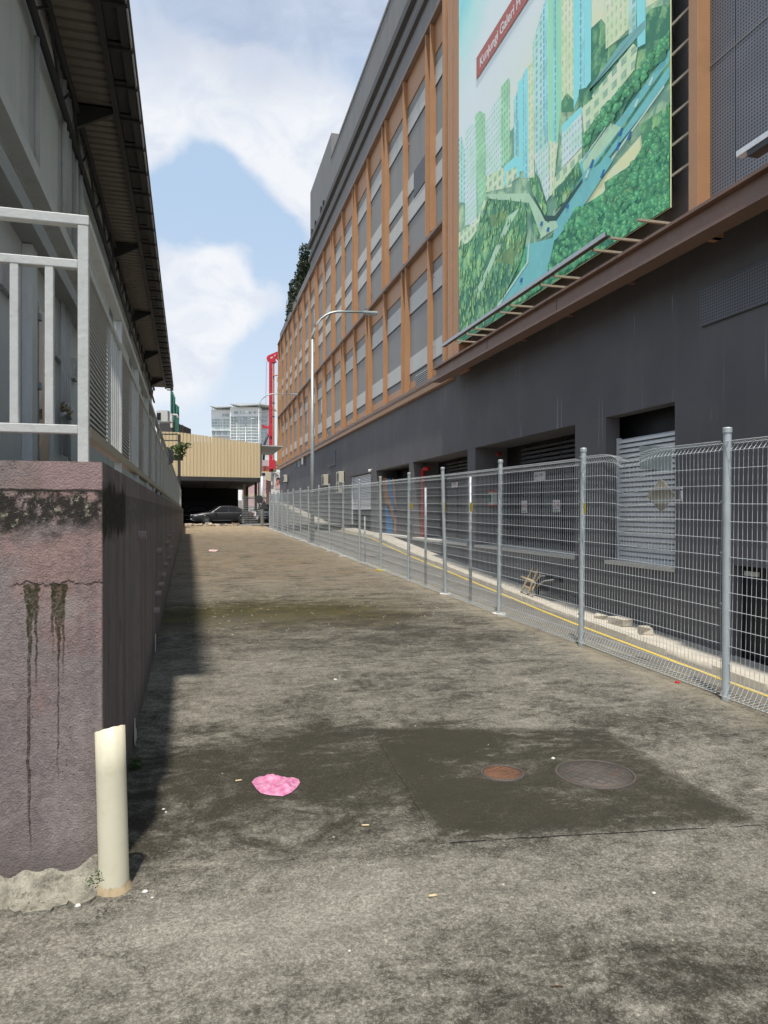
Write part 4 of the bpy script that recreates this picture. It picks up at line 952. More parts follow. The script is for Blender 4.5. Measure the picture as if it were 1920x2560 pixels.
# ================================================================== BILLBOARD (flat print on a lit frame)
def print_mats():
    def flat_yz(nt): p = pos(nt); x, y, z = nt.xyz(p); return y, z, nt.comb(y, z, 0.0)
    m, nt, b = new_mat('print_sky'); y, z, v = flat_yz(nt)
    t = nt.math('ADD', nt.math('MULTIPLY', nt.math('SUBTRACT', y, 14.5), 0.050), nt.math('MULTIPLY', nt.math('SUBTRACT', z, 18.0), 0.075))
    t = nt.math('ADD', t, nt.math('MULTIPLY', nt.math('SUBTRACT', nt.noise(v, 0.35, 5, 0.6), 0.5), 0.25))
    c = nt.mix(nt.ss(t, 0.72, 1.30), (0.80, 0.86, 0.82), (0.10, 0.58, 0.72))
    c = nt.mix(nt.math('MULTIPLY', nt.math('SUBTRACT', 1.0, nt.ss(z, 13.5, 19.5)), nt.math('SUBTRACT', 1.0, nt.ss(y, 20.0, 27.5))), c, (0.86, 0.86, 0.46))
    c = nt.mix(nt.math('MULTIPLY', nt.ss(nt.noise(v, 0.6, 6, 0.6), 0.52, 0.66), 0.4), c, (0.78, 0.80, 0.76)); nt.put(b.inputs['Base Color'], c); b.inputs['Roughness'].default_value = 0.6
    def tower(name, wall, glass, sy, sz, ay=.5, az=.55, hi=None):
        wall = tuple(min(.9, k * 1.18 + .03) for k in wall); glass = tuple(k * 1.25 for k in glass)
        m, nt, b = new_mat(name); y, z, v = flat_yz(nt)
        sy *= 1.5; sz *= 1.45; fy = nt.math('LESS_THAN', nt.math('FRACT', nt.math('MULTIPLY', y, sy)), ay); fz = nt.math('LESS_THAN', nt.math('FRACT', nt.math('MULTIPLY', z, sz)), az)
        n = nt.noise(v, 1.2, 4, 0.6); n3 = nt.noise(v, 9, 3, .6)
        w = nt.mix(nt.lin(n, 0.3, 0.7), tuple(k * .75 for k in wall), hi or tuple(min(1, k * 1.2) for k in wall))
        g = nt.mix(nt.lin(n3, 0.35, 0.65), tuple(k * .6 for k in glass), tuple(k * 1.3 for k in glass))
        nt.put(b.inputs['Base Color'], nt.mix(nt.math('MULTIPLY', nt.math('MULTIPLY', fy, fz), nt.lin(n, .3, .7, .45, .85)), w, g)); b.inputs['Roughness'].default_value = 0.6
    tower('print_tower_green', (0.36, 0.56, 0.36), (0.16, 0.36, 0.27), 3.1, 2.6)
    tower('print_tower_teal', (0.46, 0.62, 0.58), (0.12, 0.32, 0.38), 2.2, 2.9, .42, .6)
    tower('print_tower_pale', (0.60, 0.70, 0.62), (0.22, 0.42, 0.42), 4.0, 3.0, .5, .5)
    tower('print_tower_blue', (0.30, 0.56, 0.62), (0.10, 0.26, 0.36), 2.6, 2.9, .35, .7)
    tower('print_tower_cream', (0.72, 0.72, 0.46), (0.32, 0.46, 0.32), 3.2, 2.2, .4, .6)
    tower('print_podium', (0.62, 0.66, 0.44), (0.16, 0.30, 0.26), 1.5, 1.9, .55, .55)
    def folia(name, a, c_, d_, sc=2.2):
        m, nt, b = new_mat(name); y, z, v = flat_yz(nt)
        n = nt.noise(v, sc * 2.5, 4, 0.65); wv = nt.vmath('ADD', nt.scalev(v, (1, .75, 1)), nt.comb(nt.math('MULTIPLY', n, .25), nt.math('MULTIPLY', n, .25), 0.0))
        vo = nt.voro(wv, sc * 1.15); off = nt.vmath('SUBTRACT', wv, vo.outputs['Position']); ox, oy, oz = nt.xyz(off)
        lit = nt.math('ADD', nt.math('MULTIPLY', ox, .9 * sc), nt.math('MULTIPLY', oy, .9 * sc)); rc = nt.xyz(vo.outputs['Color'])[0]
        f = nt.math('ADD', nt.math('ADD', 0.42, nt.math('MULTIPLY', lit, .42)), nt.math('ADD', nt.math('MULTIPLY', nt.math('SUBTRACT', n, .5), .9), nt.math('MULTIPLY', nt.math('SUBTRACT', rc, .5), .35)))
        f = nt.math('SUBTRACT', f, nt.math('MULTIPLY', nt.ss(vo.outputs['Distance'], .35, .75), .3))
        c = nt.mix(nt.ss(f, 0.18, 0.52), a, c_); c = nt.mix(nt.ss(f, 0.50, 0.85), c, d_)
        nt.put(b.inputs['Base Color'], c); b.inputs['Roughness'].default_value = 0.6
    folia('print_trees_dark', (0.05, 0.22, 0.13), (0.14, 0.46, 0.22), (0.42, 0.72, 0.34), 1.1)
    folia('print_trees_light', (0.09, 0.26, 0.15), (0.30, 0.52, 0.24), (0.74, 0.80, 0.36), 1.5)
    folia('print_bush', (0.06, 0.20, 0.13), (0.22, 0.42, 0.22), (0.56, 0.64, 0.30), 1.9)
    folia('print_field', (0.16, 0.26, 0.12), (0.26, 0.36, 0.15), (0.36, 0.44, 0.20), 1.0)
    folia('print_city', (0.20, 0.34, 0.26), (0.42, 0.54, 0.36), (0.72, 0.76, 0.48), 1.3)
    PM('print_road', (0.22, 0.52, 0.56), 0.6, var=0.16, scale=1.0); PM('print_road_light', (0.52, 0.64, 0.48), 0.6, var=0.15, scale=1.0)
    PM('print_line', (0.62, 0.70, 0.66), 0.6, var=0.05); PM('print_shadow', (0.035, 0.085, 0.08), 0.6, var=0.2)
    PM('print_face_green', (0.40, 0.72, 0.52), 0.6, var=0.10, scale=0.8, streak=True); PM('print_face_blue', (0.34, 0.74, 0.82), 0.6, var=0.08, scale=0.8, streak=True)
    PM('print_roof', (0.24, 0.44, 0.46), 0.6, var=0.1); PM('banner_red', (0.52, 0.165, 0.140), 0.6, var=0.05); PM('banner_white', (0.80, 0.80, 0.78), 0.6, var=0.02)
    PM('print_conifer_dark', (0.06, 0.20, 0.12), .6, var=.35, scale=1.5); PM('print_conifer_mid', (0.18, 0.38, 0.16), .6, var=.4, scale=1.5); PM('print_conifer_lit', (0.60, 0.68, 0.26), .6, var=.35, scale=1.5)
    PM('print_crown_dark', (0.075, 0.26, 0.15), .6, var=.5, scale=3); PM('print_crown_mid', (0.12, 0.36, 0.18), .6, var=.6, scale=3); PM('print_crown_lit', (0.22, 0.50, 0.22), .6, var=.6, scale=3)
    PM('print_car_blue', (0.03, 0.16, 0.42), 0.6, var=0.1)
print_mats()
for nm, mt in MATS.items():     # glossy vinyl inks: one overall ink strength
    if nm.startswith('print_'):
        nt_ = NT(mt.node_tree); b_ = nt_.n['Principled BSDF']; src = b_.inputs['Base Color'].links[0].from_socket
        mx = nt_.new('ShaderNodeMix', data_type='RGBA', blend_type='MULTIPLY'); mx.clamp_result = True; mx.inputs[0].default_value = 1.0
        nt_.l.new(src, mx.inputs[6]); mx.inputs[7].default_value = (1.12, 1.34, 1.22, 1); nt_.l.new(mx.outputs[2], b_.inputs['Base Color'])
PX = 10.9
bl = onX(1147, 861, PX); br = onX(1676, 519, PX)
bb = thing('billboard', (PX, (bl.y + br.y) / 2, 8.87), 'huge billboard picturing green and blue apartment towers, trees and a highway', 'billboard')
BZ0, BZ1 = 8.87, 25.6
box('backing', 'black_paint', bb, PX + .03, PX + .10, br.y, bl.y, BZ0, BZ1)
box('printed_sky', 'print_sky', bb, PX + .001, PX + .029, br.y, bl.y, BZ0, BZ1)
layer = [0]
def clip(poly):
    def cl(ps, f, lim, keep):
        out = []
        for i in range(len(ps)):
            a, c = ps[i], ps[(i + 1) % len(ps)]; fa, fc = f(a) - lim, f(c) - lim
            ina, inc = (fa >= 0) == keep, (fc >= 0) == keep
            if ina: out.append(a)
            if ina != inc: t = fa / (fa - fc); out.append(a.lerp(c, t))
        return out
    for f, lim, keep in ((lambda p: p.y, br.y + .004, True), (lambda p: p.y, bl.y - .004, False), (lambda p: p.z, BZ0 + .004, True), (lambda p: p.z, BZ1 - .004, False)):
        poly = cl(poly, f, lim, keep)
        if len(poly) < 3: return []
    return poly
def A(*pts): return [(1120 + x / 2.765, y / 2.765) for x, y in pts]
def B(*pts): return [(1120 + x / 2.765, 380 + y / 2.765) for x, y in pts]
def pr(name, mat, px):
    layer[0] += 1; X = PX - .0004 * layer[0]
    q = clip([onX(a, b_, X) for a, b_ in px])
    q = [Vector((X, p.y, p.z)) for p in q]
    if len(q) < 3: return
    n = Vector((0, 0, 0))
    for i in range(len(q)): n += (q[i] - q[0]).cross(q[(i + 1) % len(q)] - q[0])
    if n.x > 0: q.reverse()
    MB().prism(q, (.0002, 0, 0)).build(name, mat, bb)
# lower landscape
pr('printed_trees', 'print_trees_dark', B((60, 560), (260, 470), (560, 440), (760, 470), (1000, 330), (1200, 200), (1550, -380), (1560, 480), (60, 1420)))
pr('printed_city', 'print_city', A((72, 1180), (262, 1000), (440, 900), (600, 640), (800, 560), (985, 300), (1540, -60), (1540, 700), (900, 1420), (600, 1750), (262, 1500), (72, 1700)))
# hill behind right tower
pr('printed_trees', 'print_bush', A((985, 200), (1060, 130), (1090, 170), (1090, 340), (1320, 180), (1400, 60), (1550, 20), (1550, 560), (1000, 1000), (900, 740)))
# towers, left to right
pr('printed_tower', 'print_tower_teal', A((72, 950), (95, 945), (120, 1060), (120, 1400), (72, 1400)))
pr('printed_tower', 'print_tower_pale', A((118, 900), (165, 860), (190, 850), (200, 1540), (118, 1560)))
pr('printed_tower', 'print_tower_green', A((188, 790), (222, 766), (258, 790), (262, 1480), (205, 1500)))
pr('printed_tower', 'print_tower_pale', A((262, 830), (300, 760), (360, 640), (368, 600), (368, 1200), (262, 1240)))
pr('printed_tower', 'print_tower_green', A((366, 600), (420, 536), (428, 560), (428, 1100), (366, 1160)))
pr('printed_tower', 'print_podium', A((262, 1220), (440, 1130), (440, 1290), (262, 1330)))
pr('printed_podium', 'print_podium', B((72, 560), (200, 470), (262, 300), (270, 420), (150, 620), (72, 660)))
pr('printed_tower', 'print_tower_blue', A((455, 690), (482, 620), (482, 1130), (455, 1150)))
pr('printed_tower', 'print_face_blue', A((482, 572), (520, 530), (525, 1180), (490, 1190)))
pr('printed_tower', 'print_tower_blue', A((518, 520), (540, 470), (552, 480), (560, 1230), (520, 1230)))
pr('printed_tower', 'print_face_blue', A((535, 480), (552, 465), (556, 1220), (545, 1220)))
pr('printed_tower', 'print_tower_cream', A((552, 460), (590, 418), (596, 1240), (556, 1250)))
pr('printed_podium', 'print_face_blue', A((388, 1150), (470, 1075), (495, 1090), (495, 1220), (388, 1290)))
pr('printed_podium', 'print_podium', A((400, 1190), (470, 1150), (480, 1230), (400, 1280)))
pr('printed_tower', 'print_tower_teal', A((586, 300), (640, 110), (692, -60), (696, 1340), (600, 1180)))
pr('printed_tower_side', 'print_tower_blue', A((655, 60), (682, -40), (690, 1000), (660, 900)))
pr('printed_tower_face', 'print_face_green', A((690, -60), (785, -60), (785, 700), (725, 1340), (696, 1330)))
pr('printed_tower_side', 'print_tower_blue', A((727, -60), (748, -60), (748, 1180), (727, 1250)))
pr('printed_tower', 'print_tower_cream', A((785, -60), (868, -60), (868, 700), (785, 770)))
pr('printed_tower_face', 'print_face_blue', A((866, -60), (915, -60), (912, 640), (868, 760)))
pr('printed_tower', 'print_tower_blue', A((913, -60), (945, -60), (945, 620), (910, 680)))
pr('printed_tower_face', 'print_face_blue', A((944, -60), (990, -60), (988, 560), (945, 620)))
pr('printed_tower', 'print_tower_cream', A((1085, -60), (1250, -60), (1250, 200), (1180, 270), (1090, 340)))
pr('printed_tower', 'print_tower_teal', A((1250, -60), (1300, -60), (1300, 200), (1250, 240)))
pr('printed_tower_face', 'print_face_blue', A((1300, -60), (1365, -60), (1365, 300), (1310, 330)))
pr('printed_roof', 'print_roof', A((1190, 300), (1370, 130), (1370, 190), (1000, 600), (960, 640), (920, 700)))
pr('printed_podium', 'print_podium', A((925, 750), (1280, 300), (1310, 330), (1290, 480), (940, 920)))
pr('printed_podium', 'print_face_blue', A((785, 870), (925, 730), (925, 780), (785, 930)))
pr('printed_podium', 'print_tower_pale', A((785, 930), (925, 780), (928, 1010), (785, 1170)))
pr('printed_trees', 'print_trees_light', A((785, 700), (820, 640), (868, 690), (868, 770), (785, 775)))
pr('printed_trees', 'print_bush', A((905, 620), (970, 600), (1000, 680), (930, 740), (900, 720)))
pr('printed_podium', 'print_podium', A((725, 1240), (925, 1020), (930, 1170), (725, 1360)))
pr('printed_trees', 'print_trees_light', A((940, 920), (1120, 700), (1300, 520), (1400, 380), (1540, 200), (1540, 330), (1180, 760), (960, 1040), (930, 1020)))
pr('printed_trees', 'print_bush', A((1160, 720), (1380, 400), (1420, 420), (1230, 730), (1170, 870)))
# highway
pr('printed_road', 'print_road', A((920, 1110), (1180, 830), (1540, 330), (1540, 520), (1490, 600), (870, 1400), (740, 1400)))
pr('printed_road', 'print_road_light', A((930, 1130), (1120, 850), (1200, 880), (1040, 1080), (940, 1190)))
pr('printed_verge', 'print_bush', A((880, 1330), (1530, 420), (1545, 430), (905, 1330)))
pr('printed_line', 'print_line', A((960, 1330), (1490, 590), (1497, 598), (975, 1330)))
pr('printed_line', 'print_line', A((920, 1112), (1130, 815), (1136, 820), (926, 1118)))
pr('printed_road', 'print_road', B((745, 470), (930, 170), (1110, 30), (1140, 60), (960, 340), (750, 600), (720, 620)))
pr('printed_road', 'print_road', B((545, 640), (740, 590), (690, 820), (560, 960), (310, 1130), (300, 1125), (540, 780)))
pr('printed_road', 'print_road_light', B((265, 290), (560, 285), (690, 490), (740, 460), (760, 520), (640, 600), (520, 350), (270, 320)))
pr('printed_verge', 'print_bush', B((530, 350), (560, 350), (640, 580), (615, 600)))
pr('printed_shadow', 'print_shadow', B((600, 300), (680, 440), (740, 440), (930, 180), (930, 210), (750, 475), (672, 478), (590, 310)))
pr('printed_tower', 'print_tower_pale', B((590, 30), (696, -60), (700, 310), (680, 340)))
pr('printed_tower', 'print_tower_cream', B((700, -80), (760, -60), (725, 290), (700, 310)))
pr('printed_trees', 'print_trees_light', B((560, 180), (610, 170), (690, 400), (670, 440), (590, 290)))
pr('printed_trees', 'print_bush', B((735, 260), (800, 200), (900, 60), (930, 160), (840, 300), (740, 410)))
pr('printed_trees', 'print_bush', B((265, 340), (400, 330), (540, 350), (545, 560), (500, 760), (300, 1180), (75, 1290), (72, 660), (170, 620)))
pr('printed_field', 'print_field', B((290, 440), (400, 400), (410, 500), (300, 520)))
pr('printed_field', 'print_field', B((350, 660), (480, 480), (520, 600), (440, 780), (340, 760)))
pr('printed_trees', 'print_trees_light', B((75, 680), (250, 560), (300, 700), (180, 900), (75, 1000)))
pr('printed_trees', 'print_trees_light', B((380, 480), (470, 370), (540, 400), (540, 560), (380, 700)))
pr('printed_path', 'print_road_light', B((190, 970), (270, 800), (420, 440), (500, 380), (420, 520), (300, 800), (200, 1020)))
pr('printed_trees', 'print_trees_light', B((400, 1060), (520, 970), (660, 870), (650, 930), (540, 1010), (410, 1080)))
pr('printed_trees', 'print_trees_dark', B((760, 620), (880, 380), (1010, 370), (1120, 210), (1290, 60), (1545, -360), (1545, 380), (1000, 720), (700, 890), (690, 780)))
pr('printed_trees', 'print_trees_light', A((1330, 860), (1480, 760), (1540, 740), (1540, 1000), (1420, 1080), (1340, 1010)))
pr('printed_trees', 'print_trees_light', B((1080, 210), (1200, 130), (1290, 80), (1380, 200), (1260, 330), (1100, 380)))
pr('printed_line', 'print_line', B((300, 1120), (545, 760), (560, 600), (566, 604), (555, 765), (312, 1122)))
for x, y in ((1400, 560), (1300, 710), (990, 1130), (960, 1200), (1190, 910), (1065, 1200), (1250, 935), (1170, 1010)):
    pr('printed_car', 'print_car_blue' if x % 4 else 'print_line', A((x - 16, y + 30), (x + 8, y - 30), (x + 20, y - 26), (x + 2, y + 30)))
for x, y in ((505, 885), (690, 535), (645, 495), (825, 375)):
    pr('printed_car', 'print_car_blue', B((x - 12, y + 14), (x - 2, y - 16), (x + 12, y - 14), (x + 6, y + 16)))
# individual drawn trees: conifers in the park, rounded crowns in the forest
def inside(p, poly):
    c = False; j = len(poly) - 1
    for i in range(len(poly)):
        (xi, yi), (xj, yj) = poly[i], poly[j]
        if (yi > p[1]) != (yj > p[1]) and p[0] < (xj - xi) * (p[1] - yi) / (yj - yi) + xi: c = not c
        j = i
    return c
def scatter(polys, n, r):
    out = []
    while len(out) < n:
        p = (r.uniform(1140, 1680), r.uniform(0, 870))
        if any(inside(p, q) for q in polys): out.append(p)
    return sorted(out, key=lambda q: q[1])
rt = random.Random(21)
def draw_set(shapes, mats):
    layer[0] += 1
    for mi, mat in enumerate(mats):
        m = MB()
        for k, sh in enumerate(shapes):
            X = PX - .0004 * layer[0] - .00012 * (3 * k + mi) * (0.02 if len(shapes) > 60 else .1)
            q = clip([Vector((X, p.y, p.z)) for p in [onX(a, b_, X) for a, b_ in sh[mi]]])
            if len(q) >= 3: m.add(q, [tuple(range(len(q)))])
        if m.v: m.build('printed_tree_set', mat, bb)['kind'] = 'stuff'
    layer[0] += 2
PK = [B((265, 340), (400, 330), (540, 350), (545, 560), (500, 760), (300, 1180), (75, 1290), (72, 660), (170, 620)), B((560, 180), (610, 170), (690, 400), (670, 440), (590, 290)), B((735, 260), (800, 200), (900, 60), (930, 160), (840, 300), (740, 410))]
con = []
for x, y in scatter(PK, 230, rt):
    h = rt.uniform(12, 22) * (.7 + .5 * (y - 380) / 480); w = h * .17; tl = lambda t: -t * .9   # skewed with the print's receding horizon
    con.append([[(x - w, y + w * .9), (x, y), (x + w, y - w * .9), (x + .25 * w, y - h)], [(x - w * .9, y + w * .8), (x, y - .1 * h), (x + .1 * w, y - h)], [(x - w * .8, y - .05 * h), (x - .3 * w, y - .2 * h), (x + .05 * w, y - .92 * h), (x - .45 * w, y - .5 * h)]])
draw_set(con, ['print_conifer_dark', 'print_conifer_mid', 'print_conifer_lit'])
FO = [B((760, 620), (880, 380), (1010, 370), (1120, 210), (1290, 60), (1545, -360), (1545, 380), (1000, 720), (700, 890), (690, 780)), A((940, 920), (1120, 700), (1300, 520), (1400, 380), (1540, 200), (1540, 330), (1180, 760), (960, 1040), (930, 1020)), B((400, 1060), (520, 970), (660, 870), (650, 930), (540, 1010), (410, 1080))]
cro = []
def blob(x, y, rx, ry, n=9): return [(x + rx * rt.uniform(.6, 1.3) * math.cos(k * 2 * math.pi / n), y + ry * rt.uniform(.6, 1.3) * math.sin(k * 2 * math.pi / n) - rx * .55 * math.cos(k * 2 * math.pi / n)) for k in range(n)]
for x, y in scatter(FO, 620, rt):
    r0 = rt.uniform(3.5, 10) * (.6 + .6 * (x - 1140) / 540)
    cro.append([blob(x, y, r0, r0 * 1.25), blob(x - r0 * .12, y - r0 * .25, r0 * .72, r0 * .85), blob(x - r0 * .28, y - r0 * .5, r0 * .36, r0 * .40, 7)])
draw_set(cro, ['print_crown_dark', 'print_crown_mid', 'print_crown_lit'])
# banner with lettering
layer[0] += 2; X = PX - .0004 * layer[0]
p0 = onX(1191, 199, X); zb, zt = p0.z, onX(1191, 145, X).z
box('banner', 'banner_red', bb, X, X + .0003, br.y + 1.8, p0.y, zb, zt)
kx0 = onX(1200, 150, X).y; kx1 = onX(1301, 10, X).y
text_mesh('lettering', 'Kunjungi Galeri H', (zt - zb) * .60, 'banner_white', bb, (X - .003, kx0, zb + (zt - zb) * .30), (0, -1, 0), (0, 0, 1), width=kx0 - kx1, extrude=.001, bold=.012)
# frame ladder at the billboard's near side, lamp rail below
box('side_pole', 'dark_steel', bb, PX + .02, PX + .10, br.y - .95, br.y - .87, 8.2, 26)
for k in range(22): box('side_rung', 'tan_board', bb, PX + .03, PX + .07, br.y - .869, br.y - .005, 9.6 + .72 * k, 9.66 + .72 * k)
a, b_ = onX(1115, 880, 10.0), onX(1617, 545, 10.0)
za = 8.55
rl = MB().box(9.86, 10.0, 15.8, onX(1110, 880, 9.95).y, 8.50, 8.54); rl.box(9.86, 9.90, 15.8, onX(1110, 880, 9.95).y, 8.541, 8.60); rl.build('lamp_rail', 'dark_steel', bb)
MB().box(9.84, 9.858, 15.8, onX(1110, 880, 9.95).y, 8.50, 8.61).build('rail_edge', 'galvanised', bb)
for k, px in enumerate((1140, 1165, 1186, 1248, 1274, 1350, 1384, 1482, 1527, 1595)):
    y = onX(px, 700, 10.0).y; box('rail_arm', 'tan_board', bb, 9.99, 10.9, y - .035, y + .035, 8.44, 8.495)
# neighbouring lamp bracket at the frame's right edge
t = thing('lamp_bracket', (10.2, 11.3, 10.0), 'white angled lamp bar on an arm before the perforated screen', 'light bar')
a = onX(1848, 388, 10.0)
box('bar', 'louvre_white', t, 9.93, 10.07, a.y - 4, a.y, a.z - .05, a.z + .06); box('bar_shade', 'dark_steel', t, 9.95, 10.2, a.y - 4, a.y - .25, a.z - .16, a.z - .051)
box('arm', 'louvre_white', t, 10.071, 11.12, a.y - .98, a.y - .90, a.z - .04, a.z + .04)

# ================================================================== MESH FENCE
FXX = 4.18; PITCH = 2.27; FY0 = 4.92
def wire_panel(seed, dent=None):
    r = random.Random(seed); m = MB(); w = PITCH - .075; n = 45; top, bot = 2.04, 0.155
    ph = [r.uniform(0, 6) for _ in range(4)]; amp = r.uniform(.003, .009)
    def warp(y, z):
        dx = amp * math.sin(y * 2.6 + ph[0]) * math.sin(z * 2.2 + ph[1]); dy = .006 * math.sin(z * 3.1 + ph[2] + y * 1.1); dz = 0
        if dent and z > 1.2:
            g = math.exp(-((y - dent) / .22) ** 2) * min(1, (z - 1.2) / .85); dz = -.085 * g; dx += -.05 * g; dy += .05 * g * math.sin((y - dent) * 9)
        return dx, dy, dz
    def W(x, y, z): a, b_, c = warp(y, z); return (x + a, y + b_, z + c)
    for i in range(n):
        y = .0375 + w * i / (n - 1); j = r.uniform(-.004, .004)
        pts = [W(-.075, y, bot - .07), W(.0, y, bot)] + [W(0, y + j * math.sin(k), bot + (top - bot) * k / 6) for k in range(1, 7)] + [W(-.042, y, top + .075), W(.05, y, top + .062), W(0.004, y, top + .004)]
        pts = [W(.06, y, bot - .10), W(-.06, y, bot - .115)] + pts[1:]
        m.tube(pts, .0022, 4, False)
    k = 0; z = bot
    hz = []
    while z < top + .01: hz.append((-.005, z)); z += .145
    hz += [(-.042, top + .075), (.05, top + .062), (.06, bot - .10), (-.06, bot - .115)]
    for x, z in hz:
        m.tube([W(x, .02 + (w + .035) * q / 10, z) for q in range(11)], .0023, 4, False)
    return m
protos = []
for k in range(4):
    me_o = wire_panel(20 + k, 1.32 if k == 3 else None).build('mesh_infill', 'galv_wire', origin=(0, 0, 0)); protos.append(me_o.data); bpy.data.objects.remove(me_o)
post_me = None
def fence_post_mesh():
    m = MB(); r_ = .0325
    m.lathe([(r_, -.12), (r_, 2.20)], (0, 0, 0), 14); m.lathe([(r_ + .001, 2.185), (r_ + .005, 2.186), (r_ + .005, 2.222), (r_ + .001, 2.228), (.001, 2.230)], (0, 0, 0), 14); m.sm[-14 * 4:] = [False] * (14 * 4)
    for z in (.35, .78, 1.2, 1.62, 2.05): m.tube([(-.01, .02, z), (-.01, .055, z)], .010, 6)
    return m
ORD = ['nearest the camera', 'second from the camera', 'third from the camera', 'fourth from the camera', 'fifth from the camera', 'sixth from the camera', 'seventh from the camera', 'eighth from the camera', 'ninth from the camera', 'tenth from the camera']
def words(k):
    base = ['first', 'second', 'third', 'fourth', 'fifth', 'sixth', 'seventh', 'eighth', 'ninth', 'tenth', 'eleventh', 'twelfth', 'thirteenth', 'fourteenth', 'fifteenth', 'sixteenth', 'seventeenth', 'eighteenth', 'nineteenth', 'twentieth']
    return base[k]
pm_o = fence_post_mesh().build('fence_post', 'galvanised', origin=(0, 0, 0)); post_me = pm_o.data; bpy.data.objects.remove(pm_o)
rf = random.Random(5)
NP = 18
mf = thing('mesh_fence', (FXX, FY0, gz(FY0)), 'long galvanised welded mesh fence along the right edge of the ramp', 'fence')
MO = Vector(mf.location)
for k in range(NP):
    y = FY0 + PITCH * k
    p = bpy.data.objects.new('post', post_me); col.objects.link(p); p.parent = mf; p.location = Vector((FXX, y, gz(y))) - MO; p.rotation_euler = (rf.uniform(-.008, .008), rf.uniform(-.012, .012), 0)
    if k == 3: p.rotation_euler = (.012, -.03, 0)
for k in range(-1, NP - 1):
    y = FY0 + PITCH * k + .0375
    me = protos[3] if k == 0 else protos[(k * 2 + 1) % 3]
    t = bpy.data.objects.new('mesh_panel', me); col.objects.link(t); t.parent = mf; t.location = Vector((FXX + .01, y, gz(y) - .005 + rf.uniform(-.008, .008))) - MO
    t.rotation_euler = (SL + rf.uniform(-.004, .004), rf.uniform(-.006, .006), 0)
    if k == 0: t['label'] = 'mesh panel with dented rolled top'
# concrete footings at some posts
for k in (2, 3, 5, 7, 8, 11):
    y = FY0 + PITCH * k; pts = []
    for a in range(9): rr = rf.uniform(.09, .15); pts.append((FXX + rr * math.cos(a * .698), y + rr * 1.2 * math.sin(a * .698), gz(y) - .01))
    MB().prism(pts, (0, 0, .035)).build('post_footing', 'sill_white' if k != 5 else 'sign_yellow', ramp, True)
# thinner leaning pipes tied behind the fence
for px, ptop, lb in ((1176, 1192, 'thin bare steel pipe behind the fence with a yellow tag'), (1064, 1219, 'thin bare steel pipe behind the fence near the red riser'), (912, 1290, 'thin short steel pipe behind the fence beside the roller shutter')):
    X = 4.25; a = onX(px, ptop, X); y = a.y
    o = MB().tube([(X, y, gz(y) - .6), (X + .0, y, a.z)], .024, 10).build('steel_pipe', 'galvanised'); tag(o, lb, 'pipe')
# tags and boards on the fence
def on_fence(name, pts, mat, label, cat, X=FXX - .03, th=.006, group=None):
    q = [onX(a, b_, X) for a, b_ in pts]; o = MB().prism(q, (th, 0, 0)).build(name, mat); return tag(o, label, cat, group)
on_fence('blank_board', [(1598, 1114), (1680, 1117), (1680, 1177), (1600, 1172)], 'grey_board', 'blank grey board tied to the dented fence top', 'board', FXX + .08)
dm = [(1652, 1196), (1689, 1238), (1653, 1281), (1615, 1240)]
ds = thing('diamond_sign', onX(1652, 1281, FXX + .07), 'tan diamond shaped sign back fixed on the mesh fence', 'sign')
q = [onX(a, b_, FXX + .07) for a, b_ in dm]; MB().prism(q, (.004, 0, 0)).build('sign_plate', 'tan_board', ds)
for py in (1224, 1252):
    a, b_ = onX(1628, py, FXX + .06), onX(1705, py, FXX + .06); box('fixing_bar', 'galv_wire', ds, FXX + .055, FXX + .068, b_.y, a.y, a.z - .008, a.z + .008)
a, b_ = onX(1703, 1224, FXX + .06), onX(1705, 1252, FXX + .06); box('fixing_bar', 'galv_wire', ds, FXX + .055, FXX + .068, b_.y, a.y + .004, b_.z + .009, a.z - .009)
for px0, py0, px1, py1, lb in ((1175, 1257, 1181, 1279, 'small yellow tag on the thin pipe left of the hose cabinet'), (1459, 1258, 1463, 1285, 'yellow tag wrapped on the post left of the white louvre'), (1025, 1259, 1031, 1272, 'small yellow tag on a post right of the mural'), (1107, 1256, 1112, 1279, 'yellow tag on the leaning post before the pale plate')):
    on_fence('yellow_tag', [(px0, py0), (px1, py0), (px1, py1), (px0, py1)], 'sign_yellow', lb, 'tag', FXX - .045, .004, 'yellow tags on the fence')
# cross fence closing the ramp's far end
YX = 48.6
xe = thing('end_fence', (3.2, YX, gz(YX)), 'see-through mesh barrier across the far end of the ramp', 'fence')
xa, xb = onY(606, 1300, YX).x, onY(664, 1300, YX).x
for k in range(int((xb - xa) / .09)): MB().tube([(xa + .09 * k, YX, gz(YX)), (xa + .09 * k, YX, gz(YX) + 2.1)], .004, 4).build('wire', 'galv_wire', xe)
for k in range(13): MB().tube([(xa, YX, gz(YX) + .15 * (k + 1)), (xb, YX, gz(YX) + .15 * (k + 1))], .004, 4).build('wire', 'galv_wire', xe)
sp = onY(655, 1312, YX - .3)
t = thing('round_sign', (sp.x, YX - .3, gz(YX)), 'dark round sign seen from behind on a thick grey post', 'sign')
MB().tube([(sp.x, YX - .3, gz(YX)), (sp.x, YX - .3, 4.0)], .10, 12).build('post', 'galvanised', t)
sc = onY(648, 1248, YX - .45); MB().lathe([(.27, 0), (.27, .02), (.001, .021)], (sc.x, YX - .45, sc.z), 24, 'Y').build('disc', 'dark_steel', t); MB().lathe([(.27, 0), (.001, -.001)], (sc.x, YX - .45, sc.z), 24, 'Y').build('disc_face', 'dark_steel', t)
sc = onY(660, 1262, YX - .42); MB().prism([(sc.x - .3, YX - .42, sc.z - .3), (sc.x + .33, YX - .42, sc.z - .3), (sc.x + .02, YX - .42, sc.z + .32)], (0, .02, 0)).build('triangle_plate', 'dark_steel', t)
